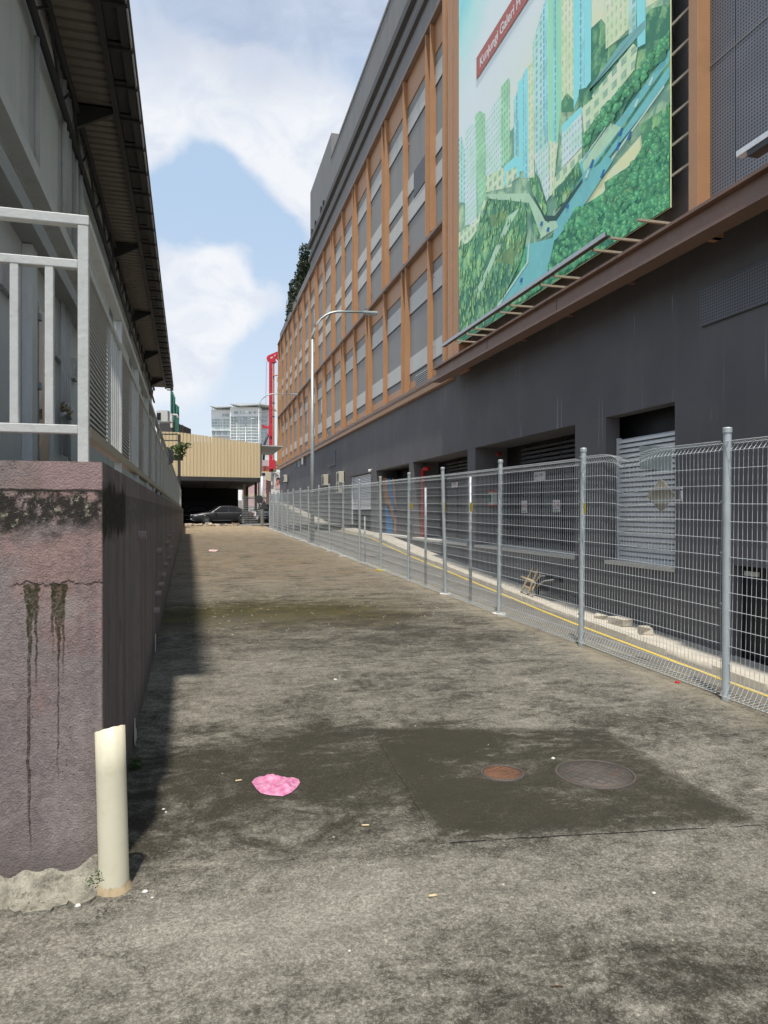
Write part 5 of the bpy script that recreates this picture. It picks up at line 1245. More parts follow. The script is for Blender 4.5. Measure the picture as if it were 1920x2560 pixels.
# rung ladder resting on the fence
la = onX(705, 1245, FXX + .12); lb_ = onX(690, 1330, FXX + .12)
y0_, y1_ = la.y - 1.0, la.y + 1.1
t = thing('rack_frame', (FXX + .12, la.y, gz(la.y)), 'dark wire rack with horizontal rungs hung behind the far fence', 'rack')
for k in range(11): box('rung', 'dark_steel', t, FXX + .10, FXX + .13, y0_, y1_, gz(la.y) + .15 + .16 * k, gz(la.y) + .175 + .16 * k)
for y in (y0_, y1_): box('upright', 'dark_steel', t, FXX + .101, FXX + .129, y - .02, y + .02, gz(la.y) + .1, gz(la.y) + 1.85)

# ================================================================== STREET LAMPS
def lamp(px, ptop, X, base_z, arm, label, r_=.085):
    a = onX(px, ptop, X); h = a.z; x, y = X, a.y
    t = thing('street_lamp', (x, y, base_z), label, 'street lamp', 'street lamps along the road')
    R_ = min(1.45, arm * .55)
    pts = [(x, y, base_z), (x, y, base_z + 3.2), (x, y, h - R_)]
    arc = [(x + R_ - R_ * math.cos(k * math.pi / 16), y, h - R_ + R_ * math.sin(k * math.pi / 16)) for k in range(1, 9)]
    MB().tube(pts, [r_ * 1.1, r_, r_ * .72], 12).build('pole', 'lamp_steel', t)
    MB().tube([pts[-1]] + arc + [(x + arm, y, h + .05)], [r_ * .72] + [r_ * .6] * len(arc) + [r_ * .5], 10).build('arm', 'lamp_steel', t)
    hd = MB().box(x + arm - .1, x + arm + .55, y - .15, y + .15, h - .03, h + .09).build('lamp_head', 'lamp_steel', t, bevel=.03)
    box('lens', 'lamp_glass', hd, x + arm + .02, x + arm + .5, y - .11, y + .11, h - .05, h - .031)
    MB().lathe([(.05, 0), (.05, .12), (.001, .14)], (x + arm, y, h + .091), 8).build('photocell', 'dark_steel', hd)
    MB().lathe([(r_ * 1.9, 0), (r_ * 1.9, .03), (r_ * 1.1, .06)], (x, y, base_z), 12).build('base_flange', 'lamp_steel', t)
lamp(781, 774, 4.78, 0.0, 2.35, 'tall galvanised street lamp rising behind the fence before the orange facade')
lamp(647, 983, 5.45, 0.3, 3.1, 'street lamp curving before the red piling rig', .07)
lamp(614, 1046, 5.46, 0.8, 1.7, 'small distant lamp before the white tower, lower of two', .07)
lamp(592, 1029, 5.0, 0.8, 2.9, 'small distant lamp before the white tower, higher of two', .06)

# ================================================================== CREAM CLAD BUILDING OVER THE CAR PARK
cl_, cr_ = atD(450, 1195, 54.8), atD(652, 1200, 57.5)
dirx = Vector((cr_.x - cl_.x, cr_.y - cl_.y, 0)).normalized(); nrm = Vector((0.0, 1.0, 0.0))     # the building runs back along the alley
ZB0 = 4.15
L0 = cl_ - dirx * 9.0; W = (cr_ - cl_).length + 9.0
cb = thing('cream_building', (cr_.x, cr_.y, .6), 'cream metal clad building raised over the dark car park', 'building')
def fr(s, dpt, z): q = L0 + dirx * s + nrm * dpt; return (q.x, q.y, z)
def qbox(name, mat, par, s0, s1, d0, d1, z0, z1):
    m = MB(); v = [fr(s0, d0, z0), fr(s1, d0, z0), fr(s1, d1, z0), fr(s0, d1, z0), fr(s0, d0, z1), fr(s1, d0, z1), fr(s1, d1, z1), fr(s0, d1, z1)]
    return m.add(v, [(0, 3, 2, 1), (4, 5, 6, 7), (0, 1, 5, 4), (1, 2, 6, 5), (2, 3, 7, 6), (3, 0, 4, 7)]).build(name, mat, par)
npan = 58; pw_ = W / npan
def ztop(s): return 7.75 - 0.62 * max(0, (s - 9.0)) / (W - 9.0)
for k in range(npan):
    s0 = k * pw_ + .012; s1 = (k + 1) * pw_ - .012; zt = ztop((s0 + s1) / 2) + rnd.uniform(-.01, .01)
    v = []
    prof = [(s0, .05), (s0 + .03, -.02), (s1 - .06, -.02), (s1 - .03, .05), (s1, .05)]
    for s, d_ in prof: v += [fr(s, d_, ZB0 + .22), fr(s, d_, zt)]
    MB().add(v, [(2 * i, 2 * i + 2, 2 * i + 3, 2 * i + 1) for i in range(4)]).build('cladding_sheet', 'cream_cladding', cb)
qbox('core', 'cream_cladding', cb, .0, W - .05, .06, 6, ZB0 + .20, 7.05)
qbox('roof_trim', 'roof_white', cb, 0, W, -.03, .05, 7.78, 7.84) if False else None
qbox('edge_beam', 'dark_steel', cb, 0, W + .02, -.05, .25, ZB0 - .10, ZB0 + .20)
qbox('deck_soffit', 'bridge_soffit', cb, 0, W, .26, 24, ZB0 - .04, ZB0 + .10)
for k in range(9): qbox('soffit_joint', 'carpark_dark', cb, k * 2.2, k * 2.2 + .06, .3, 23, ZB0 - .05, ZB0 - .041)
qbox('side_eave', 'roof_white', cb, W - .02, W + 1.9, .3, 9, 6.98, 7.06)
qbox('corner_trim', 'dark_steel', cb, W - .02, W + .06, -.06, .06, ZB0 - .1, 7.15)
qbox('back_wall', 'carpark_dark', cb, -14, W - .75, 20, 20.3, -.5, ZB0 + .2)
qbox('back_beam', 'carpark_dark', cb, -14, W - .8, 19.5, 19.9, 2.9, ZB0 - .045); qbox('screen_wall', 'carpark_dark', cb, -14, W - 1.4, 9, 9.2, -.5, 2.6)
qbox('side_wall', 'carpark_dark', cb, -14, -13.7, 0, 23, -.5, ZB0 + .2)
for s, d_ in ((W - .35, 13), (W - .2, 16), (W - .28, 3.0), (2, 12), (6, 12)): qbox('pillar', 'dark_steel', cb, s, s + .22, d_, d_ + .22, .5, ZB0 - .05)
qbox('pillar', 'site_cream', cb, W - 1.05, W - .85, 6, 6.3, .5, ZB0 - .05)
# car park slab
pk = MB().add([fr(-20, -6.5, .655), fr(W + 14, -6.5, .655), fr(W + 14, 60, .66), fr(-20, 60, .66)], [(0, 1, 2, 3)]).build('car_park', 'asphalt', origin=(0, 0, 0)); tag(pk, kind='structure')

# ================================================================== CARS
def car(name, label, loc, rz, paint, L=4.65, Wd=1.82, H=1.43, suv=False):
    """x forward, y left. body lofted from stations"""
    t = thing(name, loc, label, 'car', rz=rz); h = L / 2
    st = [(-h, .46, .80, .74), (-h + .12, .34, .93, .84), (-h + .55, .22, .98, .90), (-h + 1.3, .20, 1.0, .91), (0, .19, .98, .91), (h - 1.5, .19, .96, .91), (h - .9, .20, .90, .90), (h - .35, .22, .80, .86), (h - .08, .30, .70, .76), (h, .42, .60, .66)]
    if suv: st = [(x, a + .04, b_ + .12, c) for x, a, b_, c in st]
    m = MB(); v = []; n = 10
    for x, zl, zu, wf in st:
        w = Wd / 2 * wf / .91
        sec = [(-w * .82, zl), (-w * .97, zl + (zu - zl) * .2), (-w, zl + (zu - zl) * .5), (-w * .975, zl + (zu - zl) * .82), (-w * .86, zu), (w * .86, zu), (w * .975, zl + (zu - zl) * .82), (w, zl + (zu - zl) * .5), (w * .97, zl + (zu - zl) * .2), (w * .82, zl)]
        v += [(x, y, z) for y, z in sec]
    f = []
    for i in range(len(st) - 1):
        for k in range(n): f.append((i * n + k, (i + 1) * n + k, (i + 1) * n + (k + 1) % n, i * n + (k + 1) % n))
    f += [tuple(range(n)), tuple(range((len(st) - 1) * n, len(st) * n))[::-1]]
    m.add(v, f, True); m.build('body', paint, t, True)
    # greenhouse
    zb = .96 if not suv else 1.08
    base = [(-h + .45, zb - .03), (h - 1.35, zb - .05)]; roof = [(-h + 1.35, H - .05), (-h + 1.75, H), (h - 2.35, H - .01), (h - 2.05, H - .05)]
    if suv: base[0] = (-h + .2, zb - .03); roof = [(-h + .5, H - .05), (-h + .9, H), (h - 2.2, H - .01), (h - 1.95, H - .05)]
    pr_ = [base[0]] + roof + [base[1]]; v = []
    for x, z in pr_:
        w = Wd / 2 * (.90 - .26 * max(0, (z - zb)) / (H - zb)); v += [(x, -w, z), (x, w, z)]
    f = [(2 * i, 2 * i + 1, 2 * i + 3, 2 * i + 2) for i in range(5)] + [(0, 2, 4, 6, 8, 10), (11, 9, 7, 5, 3, 1)]
    gh = MB().add(v, f, False).build('cabin', paint, t, True, bevel=.03)
    def sidewin(s):
        w0, w1 = Wd / 2 * .895, Wd / 2 * .675
        q = lambda x, z: (x, s * (w0 + (w1 - w0) * (z - zb) / (H - zb) + .012), z)
        a0, a1 = pr_[0][0] + .55, pr_[-1][0] - .22
        for xs in (((a0, a0 + .55), (0.02, -.02 + roof[1][0] + .55)), ):
            pass
        mid = (roof[0][0] + roof[-1][0]) / 2
        MB().add([q(a0, zb + .03), q(mid - .04, zb + .03), q(mid - .04, H - .09), q(roof[0][0] + .12, H - .10)], [(0, 1, 2, 3)]).build('side_window', 'dark_glass', gh, True)
        MB().add([q(mid + .04, zb + .03), q(a1, zb + .03), q(roof[-1][0] - .12, H - .11), q(mid + .04, H - .09)], [(0, 1, 2, 3)]).build('side_window', 'dark_glass', gh, True)
    for s in (-1, 1): sidewin(s)
    for (xa, za), (xb_, zb_) in ((pr_[-1], roof[-1]), (pr_[0], roof[0])):
        w0 = Wd / 2 * .80; w1 = Wd / 2 * .60; sg = .018 if xa > 0 else -.018
        MB().add([(xa + (xb_ - xa) * .1 + sg, -w0, za + (zb_ - za) * .1 + .012), (xa + (xb_ - xa) * .1 + sg, w0, za + (zb_ - za) * .1 + .012), (xb_ + sg, w1, zb_ + .004), (xb_ + sg, -w1, zb_ + .004)], [(0, 1, 2, 3)]).build('windscreen', 'dark_glass', gh, True)
    for x in (-h + .95, h - .95):
        for s in (-1, 1):
            y = s * (Wd / 2 - .10); rr = .33
            wh = MB().lathe([(rr * .62, -.10), (rr * .96, -.11), (rr, -.06), (rr, .06), (rr * .96, .11), (rr * .62, .10)], (x, y, rr), 24, 'Y').build('tyre', 'tyre', t, True)
            rm = MB(); fy = y + s * .085
            rm.lathe([(rr * .64, -.01), (rr * .60, .012), (rr * .56, -.01)], (x, fy, rr), 24, 'Y')
            for k in range(5):
                a = k * 2 * math.pi / 5; c, sn = math.cos(a), math.sin(a); px_, pz_ = -sn * .032, c * .032
                rm.prism([(x + px_, fy - .01, rr + pz_), (x - px_, fy - .01, rr - pz_), (x + c * rr * .6 - px_ * .7, fy - .01, rr + sn * rr * .6 - pz_ * .7), (x + c * rr * .6 + px_ * .7, fy - .01, rr + sn * rr * .6 + pz_ * .7)], (0, .02, 0))
            rm.build('rim', 'alloy', wh, True)
            MB().lathe([(rr * 1.14, -.02), (rr * 1.14, .012), (rr * .9, .012)], (x, s * (Wd / 2 - .012), rr + .02), 24, 'Y').build('wheel_arch', 'car_black', t, True)
    for s in (-1, 1):
        MB().box(h - .42, h - .06, s * .60 - .2, s * .60 + .2, .62 + (.1 if suv else 0), .74 + (.1 if suv else 0)).build('headlight', 'lamp_glass', t, True, bevel=.03)
        MB().box(-h - .01, -h + .28, s * .66 - .17, s * .66 + .17, .74 + (.1 if suv else 0), .86 + (.1 if suv else 0)).build('tail_light', 'tail_red', t, True, bevel=.03)
        MB().box(h - 1.72, h - 1.55, s * (Wd / 2 + .06) - .07, s * (Wd / 2 + .06) + .07, zb, zb + .12).build('mirror', paint, t, True, bevel=.02)
    MB().box(h - .02, h + .012, -.45, .45, .40, .56).build('grille', 'car_black', t, True); MB().box(h + .012, h + .02, -.26, .26, .36, .46).build('number_plate', 'sign_white', t, True)
    for s in (-1, 1): MB().box(-.5, .9, s * (Wd / 2 + .001) - .004, s * (Wd / 2 + .001) + .004, .30, .325).build('sill_trim', 'alloy', t, True)
    return t
c1 = onG(556, 1311); ang = math.atan2(dirx.y, dirx.x)
cc_ = atD(555, 1309, 55.0); car('parked_car', 'dark grey saloon parked side on under the cream building', (cc_.x, cc_.y, .66), ang + math.pi, 'car_grey')
cc_ = atD(478, 1300, 60.5); car('parked_car', 'black car deep in shade behind the dark grey saloon', (cc_.x, cc_.y, .66), ang + math.pi + .25, 'car_black', H=1.5)
cc_ = atD(663, 1290, 66.0); car('parked_car', 'silver car seen from the front beyond the end fence', (cc_.x, cc_.y, .66), -math.pi / 2 - .1, 'car_silver', 4.5, 1.9, 1.7, True)
# scooter
sc = atD(639, 1300, 58.0); t = thing('scooter', (sc.x, sc.y, .66), 'white and black scooter parked right of the dark grey saloon', 'scooter', rz=-1.9)
for x in (-.62, .62):
    w = MB().lathe([(.15, -.05), (.24, -.06), (.26, 0), (.24, .06), (.15, .05)], (x, 0, .26), 18, 'Y').build('wheel', 'tyre', t, True)
    MB().lathe([(.15, -.03), (.02, -.035), (.02, .035), (.15, .03)], (x, 0, .26), 12, 'Y').build('hub', 'alloy', w, True)
MB().prism([(-.75, -.14, .45), (-.25, -.14, .32), (.25, -.14, .30), (.30, -.14, .38), (-.15, -.14, .42), (-.2, -.14, .72), (-.78, -.14, .78)], (0, .28, 0)).build('rear_body', 'scooter_white', t, True, bevel=.04)
MB().prism([(.28, -.18, .32), (.40, -.18, .30), (.62, -.18, .62), (.48, -.18, 1.0), (.36, -.18, .95)], (0, .36, 0)).build('front_shield', 'scooter_white', t, True, bevel=.04)
MB().prism([(-.78, -.13, .785), (-.12, -.13, .73), (-.15, -.13, .82), (-.75, -.13, .88)], (0, .26, 0)).build('saddle', 'car_black', t, True, bevel=.03)
MB().tube([(.46, -.33, 1.08), (.50, 0, 1.02), (.46, .33, 1.08)], .025, 8).build('handlebar', 'car_black', t, True)
MB().tube([(.62, 0, .26), (.48, 0, 1.0)], .035, 8).build('fork', 'dark_steel', t, True); MB().lathe([(.001, .08), (.08, .05), (.09, 0)], (.55, 0, .9), 12, 'X').build('headlight', 'lamp_glass', t, True)

# rubble along the ramp crest
for k in range(46):
    px = 456 + k * 3.1 + rnd.uniform(-2, 2); X_, Y_ = onY(px, 1305, 50.2 + rnd.uniform(-.7, .5)).x, 50.0 + rnd.uniform(-.6, .3)
    if px > 592: continue
    s = rnd.uniform(.06, .17) * (1.5 if k % 7 == 0 else 1); m = MB().box(-s, s, -s * .7, s * .7, 0, s * .9)
    m.v = [(x + rnd.uniform(-.4, .4) * s, y + rnd.uniform(-.4, .4) * s, z + (rnd.uniform(-.4, .2) * s if z > 0 else 0)) for x, y, z in m.v]
    o = m.build('rubble_stone', 'rubble', ramp, True); o.location = (X_, Y_, ramp_z(X_, Y_) - .01); o.rotation_euler = (0, 0, rnd.uniform(0, 3))

# ================================================================== FAR: RED PILING RIG, YELLOW CRANE MAST, HOARDINGS
def cam_frame(px, py, d): return atD(px, py, d)
RV = Vector((CY, -SY, 0)); FV = Vector((SY, CY, 0))
def cbox(name, mat, par, px0, px1, py0, py1, d, dep):
    """box facing the camera's side of the site at distance d: real depth dep"""
    a, b_ = atD(px0, py0, d), atD(px1, py1, d); w = RV * ((px1 - px0) / F * d)
    p = [a, a + w, a + w + FV * dep, a + FV * dep]; z0, z1 = min(a.z, b_.z), max(a.z, b_.z)
    m = MB(); m.add([(q.x, q.y, z0) for q in p] + [(q.x, q.y, z1) for q in p], [(0, 3, 2, 1), (4, 5, 6, 7), (0, 1, 5, 4), (1, 2, 6, 5), (2, 3, 7, 6), (3, 0, 4, 7)])
    return m.build(name, mat, par)
def cpoly(name, mat, par, pts, d, dep): return MB().prism([atD(a, b_, d) for a, b_ in pts], FV * dep).build(name, mat, par)
d = 132
rig = thing('piling_rig', atD(680, 1235, d), 'tall red piling rig mast rising behind the cream building', 'piling rig')
mast = cbox('mast', 'rig_red', rig, 672.5, 679.5, 905, 1180, d, .7)
for k in range(26): py = 925 + k * 10; MB().lathe([(.10, 0), (.001, -.002)], tuple(atD(678.3, py, d - .01)), 8, 'Y').build('mast_hole', 'dark_hole', mast)
cbox('leader_pipe', 'rig_orange', rig, 681.5, 685.5, 907, 1150, d + .1, .35)
for py in (906, 1006, 1040): cbox('collar', 'dark_steel', rig, 680.5, 686.5, py, py + 1.8, d + .05, .5)
cpoly('head', 'rig_red', rig, [(666, 895), (669, 889), (692, 879), (697, 878), (699, 884), (692, 889), (687, 897), (690, 904), (684, 906), (674, 905), (668, 902)], d, .9)
cpoly('head_window', 'hoarding_white', rig, [(676, 893), (683, 891), (680, 896), (676, 896)], d - .02, .01); cpoly('head_window', 'hoarding_white', rig, [(685, 888), (690, 886), (687, 891)], d - .02, .01)
cpoly('head_arm', 'rig_red', rig, [(690, 894), (699, 890), (700.5, 895), (697, 896), (692, 900)], d, .5)
cpoly('side_arm', 'rig_red', rig, [(653, 1061), (660, 1063), (670, 1067), (672, 1063), (676, 1080), (671, 1070), (656, 1070)], d, .6)
cbox('carriage', 'rig_red', rig, 671, 680, 1063, 1090, d - .2, .19)
cbox('rotary_head', 'rig_red', rig, 672, 687, 1150, 1172, d - .5, 1.2); cpoly('rotary_skirt', 'rig_red', rig, [(671, 1172), (688, 1172), (688, 1164), (683, 1152), (676, 1152)], d - .6, .09)
cbox('drill_string', 'dark_steel', rig, 678, 683, 1172, 1260, d, .4)
for px0, px1, py0, py1 in ((666, 664.5, 903, 1010), (698.5, 697.5, 897, 940)): MB().tube([atD(px0, py0, d), atD(px1, py1, d)], .03, 5).build('cable', 'dark_steel', rig)
MB().tube([atD(671, 1085, d), atD(661, 1110, d), atD(659, 1150, d)], .22, 8).build('stay', 'dark_steel', rig)
MB().tube([atD(682, 940, d), atD(694, 938, d)], .12, 6).build('tie', 'rig_orange', rig)
cbox('engine_house', 'site_cream', rig, 655, 672, 1165, 1182, d + 1, 3); cbox('engine_deck', 'rig_yellow', rig, 654, 673, 1178, 1186, d + .5, .4)
for k in range(7): cbox('deck_post', 'rig_red', rig, 655 + k * 2.4, 655.7 + k * 2.4, 1150, 1178, d + .6, .2)
ym = thing('crane_mast', atD(696, 1150, 138), 'pale yellow drilling mast beside the red rig', 'crane mast')
cbox('mast', 'rig_yellow', ym, 693, 698.5, 968, 1155, 138, .5); cbox('mast_top', 'rig_yellow', ym, 692, 701, 943, 952, 137.8, .9); cbox('mast_cage', 'rig_yellow', ym, 694, 699, 952, 970, 137.9, .4)
for k in range(4): cbox('cage_gap', 'dark_hole', ym, 695.3, 697.6, 954 + 4 * k, 956.4 + 4 * k, 137.85, .04)
cbox('mast_tip', 'hoarding_white', ym, 696.3, 697.6, 928, 943, 138, .2); cbox('rear_tube', 'hoarding_white', ym, 699.2, 702.5, 1000, 1155, 139, .3)
cbox('frame', 'rig_yellow', ym, 686, 704, 1153, 1160, 136, .6); cbox('frame', 'rig_orange', ym, 686, 702, 1161, 1166, 136, .6); cbox('frame', 'rig_yellow', ym, 687, 704, 1167, 1174, 135.8, .6); cbox('frame', 'rig_yellow', ym, 683, 690, 1174, 1190, 135.6, .6)
ho = thing('site_hoarding', atD(680, 1250, 112), 'white advertising hoarding showing a dark haired figure and a blue block', 'hoarding')
cbox('board', 'hoarding_white', ho, 652, 706, 1180, 1236, 112, .2)
cpoly('printed_block', 'hoarding_blue', ho, [(657, 1206), (662, 1207), (669, 1213), (671, 1220), (666, 1222), (663, 1230), (656, 1230)], 111.97, .02)
cpoly('printed_shape', 'site_cream', ho, [(666, 1181), (677, 1180), (678, 1212), (671, 1222), (663, 1200)], 111.98, .01)
cpoly('printed_shape', 'hoarding_grey', ho, [(678, 1180), (685, 1181), (684, 1221), (676, 1221)], 111.96, .01); cbox('printed_shape', 'hoarding_white', ho, 677.5, 681, 1204, 1213, 111.94, .01)
cpoly('printed_figure', 'pink_print', ho, [(687, 1222), (688, 1208), (693, 1203), (698, 1207), (701, 1216), (701, 1223)], 111.95, .01)
cpoly('printed_hair', 'hair_print', ho, [(690, 1201), (691, 1196), (696, 1193), (701, 1197), (702, 1205), (699, 1208), (692, 1206)], 111.93, .01)
cpoly('printed_face', 'skin_print', ho, [(692, 1201), (695, 1198), (699, 1200), (698, 1206), (694, 1209), (691, 1205)], 111.91, .01)
cpoly('printed_neck', 'skin_print', ho, [(690, 1206), (694, 1209), (697, 1208), (695, 1213), (691, 1211)], 111.92, .01)
for k, (a0, b0) in enumerate(((682, 1188), (686, 1184), (690, 1186), (693, 1189), (688, 1191))): cpoly('printed_leaf', 'leaf_dark', ho, [(a0 - 2, b0), (a0 + 1, b0 - 2), (a0 + 4, b0), (a0 + 1, b0 + 1)], 111.95 - .01 * k, .005)
cbox('printed_shape', 'hair_print', ho, 655, 663, 1182, 1189, 111.95, .01); cbox('printed_shape', 'pink_print', ho, 654, 660, 1192, 1206, 111.95, .01)
hb2 = thing('pink_shopfront', atD(610, 1300, 92), 'pale pink low building seen through the car park', 'building'); cbox('wall', 'pink_print', hb2, 605, 665, 1200, 1312, 92, 4); cbox('band', 'site_cream', hb2, 604, 666, 1236, 1242, 91.9, .08)

# ================================================================== FAR WHITE APARTMENT TOWER
D = 780.0; cond = thing('apartment_tower', atD(600, 1330, D), 'distant white apartment block with projecting flat roof slabs', 'building')
def cb_(name, mat, par, *a): return cbox(name, mat, par, *a)
cb_('wall', 'condo_white', cond, 528, 575, 1024, 1330, D, 30); cb_('wall', 'condo_white', cond, 575, 650, 1018, 1330, D - 6, 36); cb_('side_wall', 'condo_grey', cond, 650.2, 676, 1026, 1330, D + 4, 30)
cpoly('roof_slab', 'condo_grey', cond, [(523, 1014.5), (576, 1015.5), (576, 1017), (540, 1018.5)], D - 8, 40); cpoly('roof_slab', 'condo_grey', cond, [(573, 1009), (656, 1007), (676, 1012), (676, 1014), (652, 1010.5), (600, 1014)], D - 14, 46)
for k in range(6): cb_('roof_post', 'condo_white', cond, 530 + 8 * k, 530.8 + 8 * k, 1015, 1024, D + 1, 1)
for k in range(12): cb_('roof_post', 'condo_white', cond, 582 + 7.4 * k, 582.7 + 7.4 * k, 1010, 1019, D - 4, 1)
proto_w = {}
def win(px0, px1, py0, py1, d, mat):
    key = (round(px1 - px0, 1), round(py1 - py0, 1), mat, d)
    if key not in proto_w: o = cb_('window', mat, cond, px0, px1, py0, py1, d, .5); proto_w[key] = (o, px0, py0); return
    o, ax_, ay_ = proto_w[key]; delta = atD(px0, py0, d) - atD(ax_, ay_, d); copy_obj(o, cond, delta)
cnt = 0
for r_i in range(12):
    py = 1042 + 7.35 * r_i
    for px, w in ((529.5, 5), (536.5, 6.5), (544.5, 4.5), (551.5, 3), (558, 5.6), (566, 5.6)):
        if py < 1118 or True:
            if 1076 < py < 1090: continue
            win(px, px + w, py + 5.5 if False else py + 5.2, py + 10.2, D - .6, 'condo_glass' if (cnt % 3) else 'condo_glass_green'); cnt += 1
    for px, w in ((577.5, 5), (585, 6.5), (592.5, 4), (599.5, 4.4), (606.5, 6), (614, 4.5), (620.5, 6), (630.5, 2.4), (634.5, 5), (641.5, 5.4)):
        if cnt < 245: win(px, px + w, py, py + 4.9, D - 6.6, 'condo_glass' if (cnt % 4) else 'condo_glass_green'); cnt += 1
for k in range(12): cb_('floor_band', 'condo_white', cond, 576, 650.1, 1040.2 + 7.35 * k, 1041.2 + 7.35 * k, D - 7.2, 1)
for k in range(9): py = 1040 + 10 * k; win(654, 658, py, py + 5, D + 3.4, 'condo_glass'); win(662, 667, py, py + 5, D + 3.4, 'condo_glass')
for px, w in ((585, 10), (600, 3), (608, 4), (622, 5), (635, 4), (556, 4), (562, 10)): win(px, px + w, 1028 if px > 580 else 1035, 1034 if px > 580 else 1041, D - 6.6 if px > 580 else D - .6, 'condo_glass')
cb_('balcony_frame', 'condo_grey', cond, 528, 576, 1075.5, 1077, D - 3, 3); cb_('balcony_frame', 'condo_grey', cond, 528, 576, 1089, 1090.5, D - 3, 3)
for k in range(6): cb_('balcony_bay', 'condo_grey' if k % 2 else 'condo_glass', cond, 530 + 7.6 * k, 535.5 + 7.6 * k, 1078, 1088.5, D - 1, .9)

# ================================================================== LEAFY THINGS
def foliage(mb, c, rx, ry, rz, n, s, r):
    for _ in range(n):
        while True:
            a, b_, g = r.uniform(-1, 1), r.uniform(-1, 1), r.uniform(-1, 1)
            if .15 < a * a + b_ * b_ + g * g < 1: break
        p = Vector((c[0] + a * rx, c[1] + b_ * ry, c[2] + g * rz)); u = Vector((r.uniform(-1, 1), r.uniform(-1, 1), r.uniform(-.6, .6))).normalized(); w = u.cross(Vector((r.uniform(-1, 1), r.uniform(-1, 1), r.uniform(-1, 1)))).normalized(); q = s * r.uniform(.6, 1.4)
        mb.add([p - u * q, p + w * q * .42, p + u * q, p - w * q * .42], [(0, 1, 2, 3)])
rl_ = random.Random(9)
for k, (px, pt_, pb_, d_, w_, lb) in enumerate(((765, 632, 700, 82, 1.2, 'dark columnar tree on the roof edge, tallest of the row'), (752, 672, 735, 86, 1.2, 'dark columnar tree on the roof edge, middle of the row'), (739, 705, 758, 90, 1.2, 'dark columnar tree on the roof edge, second from the far end'), (731, 735, 775, 93, 1.0, 'dark columnar tree on the roof edge, lowest at the far end'))):
    a, b_ = onX(px, pt_, 12.6), onX(px, pb_, 12.6); z0 = 26.3; t = thing('roof_tree', (a.x, a.y, z0), lb, 'tree', 'trees on the roof edge')
    MB().tube([(a.x, a.y, z0), (a.x, a.y, a.z - 1)], [.14, .05], 7).build('trunk', 'trunk_bark', t)
    m = MB(); zc = z0 + .5; H_ = a.z - zc
    for j in range(9):
        q = j / 8; foliage(m, (a.x + rl_.uniform(-.3, .3), a.y + rl_.uniform(-.5, .5), zc + H_ * q), w_ * (1.1 - .5 * q), w_ * 1.3 * (1.1 - .5 * q), H_ * .11 + .35, 230, .20, rl_)
    m.build('crown', 'leaf_dark', t)
t = thing('railing_plant', tuple(atD(437, 1152, 44)), 'green leafy potted shrub hooked on the far railing end', 'plant')
m = MB(); c = atD(436, 1132, 44); foliage(m, c, .75, .6, .40, 420, .10, rl_); c = atD(462, 1112, 44); foliage(m, c, .55, .4, .20, 90, .09, rl_); c = atD(450, 1120, 44); foliage(m, c, .5, .4, .25, 130, .09, rl_); m.build('leaves', 'leaf_green', t)
MB().tube([atD(436, 1140, 44), atD(450, 1122, 44), atD(474, 1107, 44)], .02, 5).build('stem', 'trunk_bark', t)
cbox('planter', 'vine_pot', t, 428, 452, 1140, 1150, 44, .5)
# frame at the terrace end
t = thing('gate_frame', tuple(atD(446, 1300, 45)), 'dark metal gate frame at the far end of the railing', 'gate frame')
cbox('post', 'dark_steel', t, 444, 450, 1086, 1300, 45, .15); cbox('top_bar', 'dark_steel', t, 402, 444, 1084, 1087, 45.05, .08); cbox('lower_bar', 'dark_steel', t, 408, 444, 1100, 1102.5, 45.05, .08)
MB().tube([atD(438, 1145, 45), atD(445, 1152, 45)], .03, 5).build('brace', 'dark_steel', t)
o = MB(); 
for k in range(12):
    px = 414 + k * .9; o.tube([atD(px, 1118 + abs(k - 4) * 1.2, 16.2), atD(px + 3 + k * .5, 1128, 16.2), atD(px + 3 + k * .4, 1165 - k * .8, 16.2)], .02, 5)
tag(o.build('coiled_hose', 'cloth_grey'), 'grey coiled cable bundle hung over the far railing', 'cable')
# AC on the far left, and house behind with green nets
a = atD(405, 1053, 37); t = thing('air_conditioner', a, 'white boxy condenser unit under the far end of the eaves', 'air conditioner', 'outdoor condenser units')
cbox('casing', 'ac_white', t, 391, 419, 1026, 1053, 37, .4); cbox('fan_recess', 'black_paint', t, 392, 402, 1032, 1050, 36.98, .015); cbox('shelf', 'shed_steel', t, 392, 424, 1053.2, 1055, 37.0, .5)
t = thing('netted_house', tuple(atD(430, 1090, 62)), 'dark house wrapped in green scaffold netting behind the warehouse', 'building')
cbox('wall', 'charcoal_metal', t, 398, 430, 1052, 1190, 61, 6)
for k in range(9): cbox('net_strip', 'net_green', t, 426 + k * 2.4, 428.3 + k * 2.4, (968 + 6 * k) if k < 5 else (1000 + 2 * k), 1086, 62 + (k % 3) * .25, .06)
for k in range(8): cbox('net_fold', 'net_green', t, 431 + k * 2, 432.2 + k * 2, 1040 + (k % 3) * 8, 1086, 61.7, .08)
cbox('vent_pipe', 'conduit', t, 426, 430, 1034, 1068, 59, .3); MB().tube([atD(432, 1036, 59), atD(442, 1037, 59), atD(446, 1044, 59)], .08, 6).build('flue', 'conduit', t)
for px in (452, 457): MB().tube([atD(px, 1090, 62), atD(px, 1062, 62)], .04, 5).build('antenna', 'dark_steel', t)
# weeds at the wall foot
for k, (px, py, n_, s_, lb) in enumerate(((341, 1995, 260, .009, 'small green weed tuft at the purple wall foot'), (238, 2200, 70, .006, 'tiny weed tuft left of the cream pipe'))):
    c = onX(px, py, WX + .03) if k == 0 else atD(px, py, 2.72); c.z = max(c.z, ramp_z(c.x, c.y) + .02); m = MB(); foliage(m, c, .035, .05, .045 if k == 0 else .025, n_, s_, rl_); tag(m.build('weed_tuft', 'moss_leaf'), lb, 'weed', 'weeds by the wall')

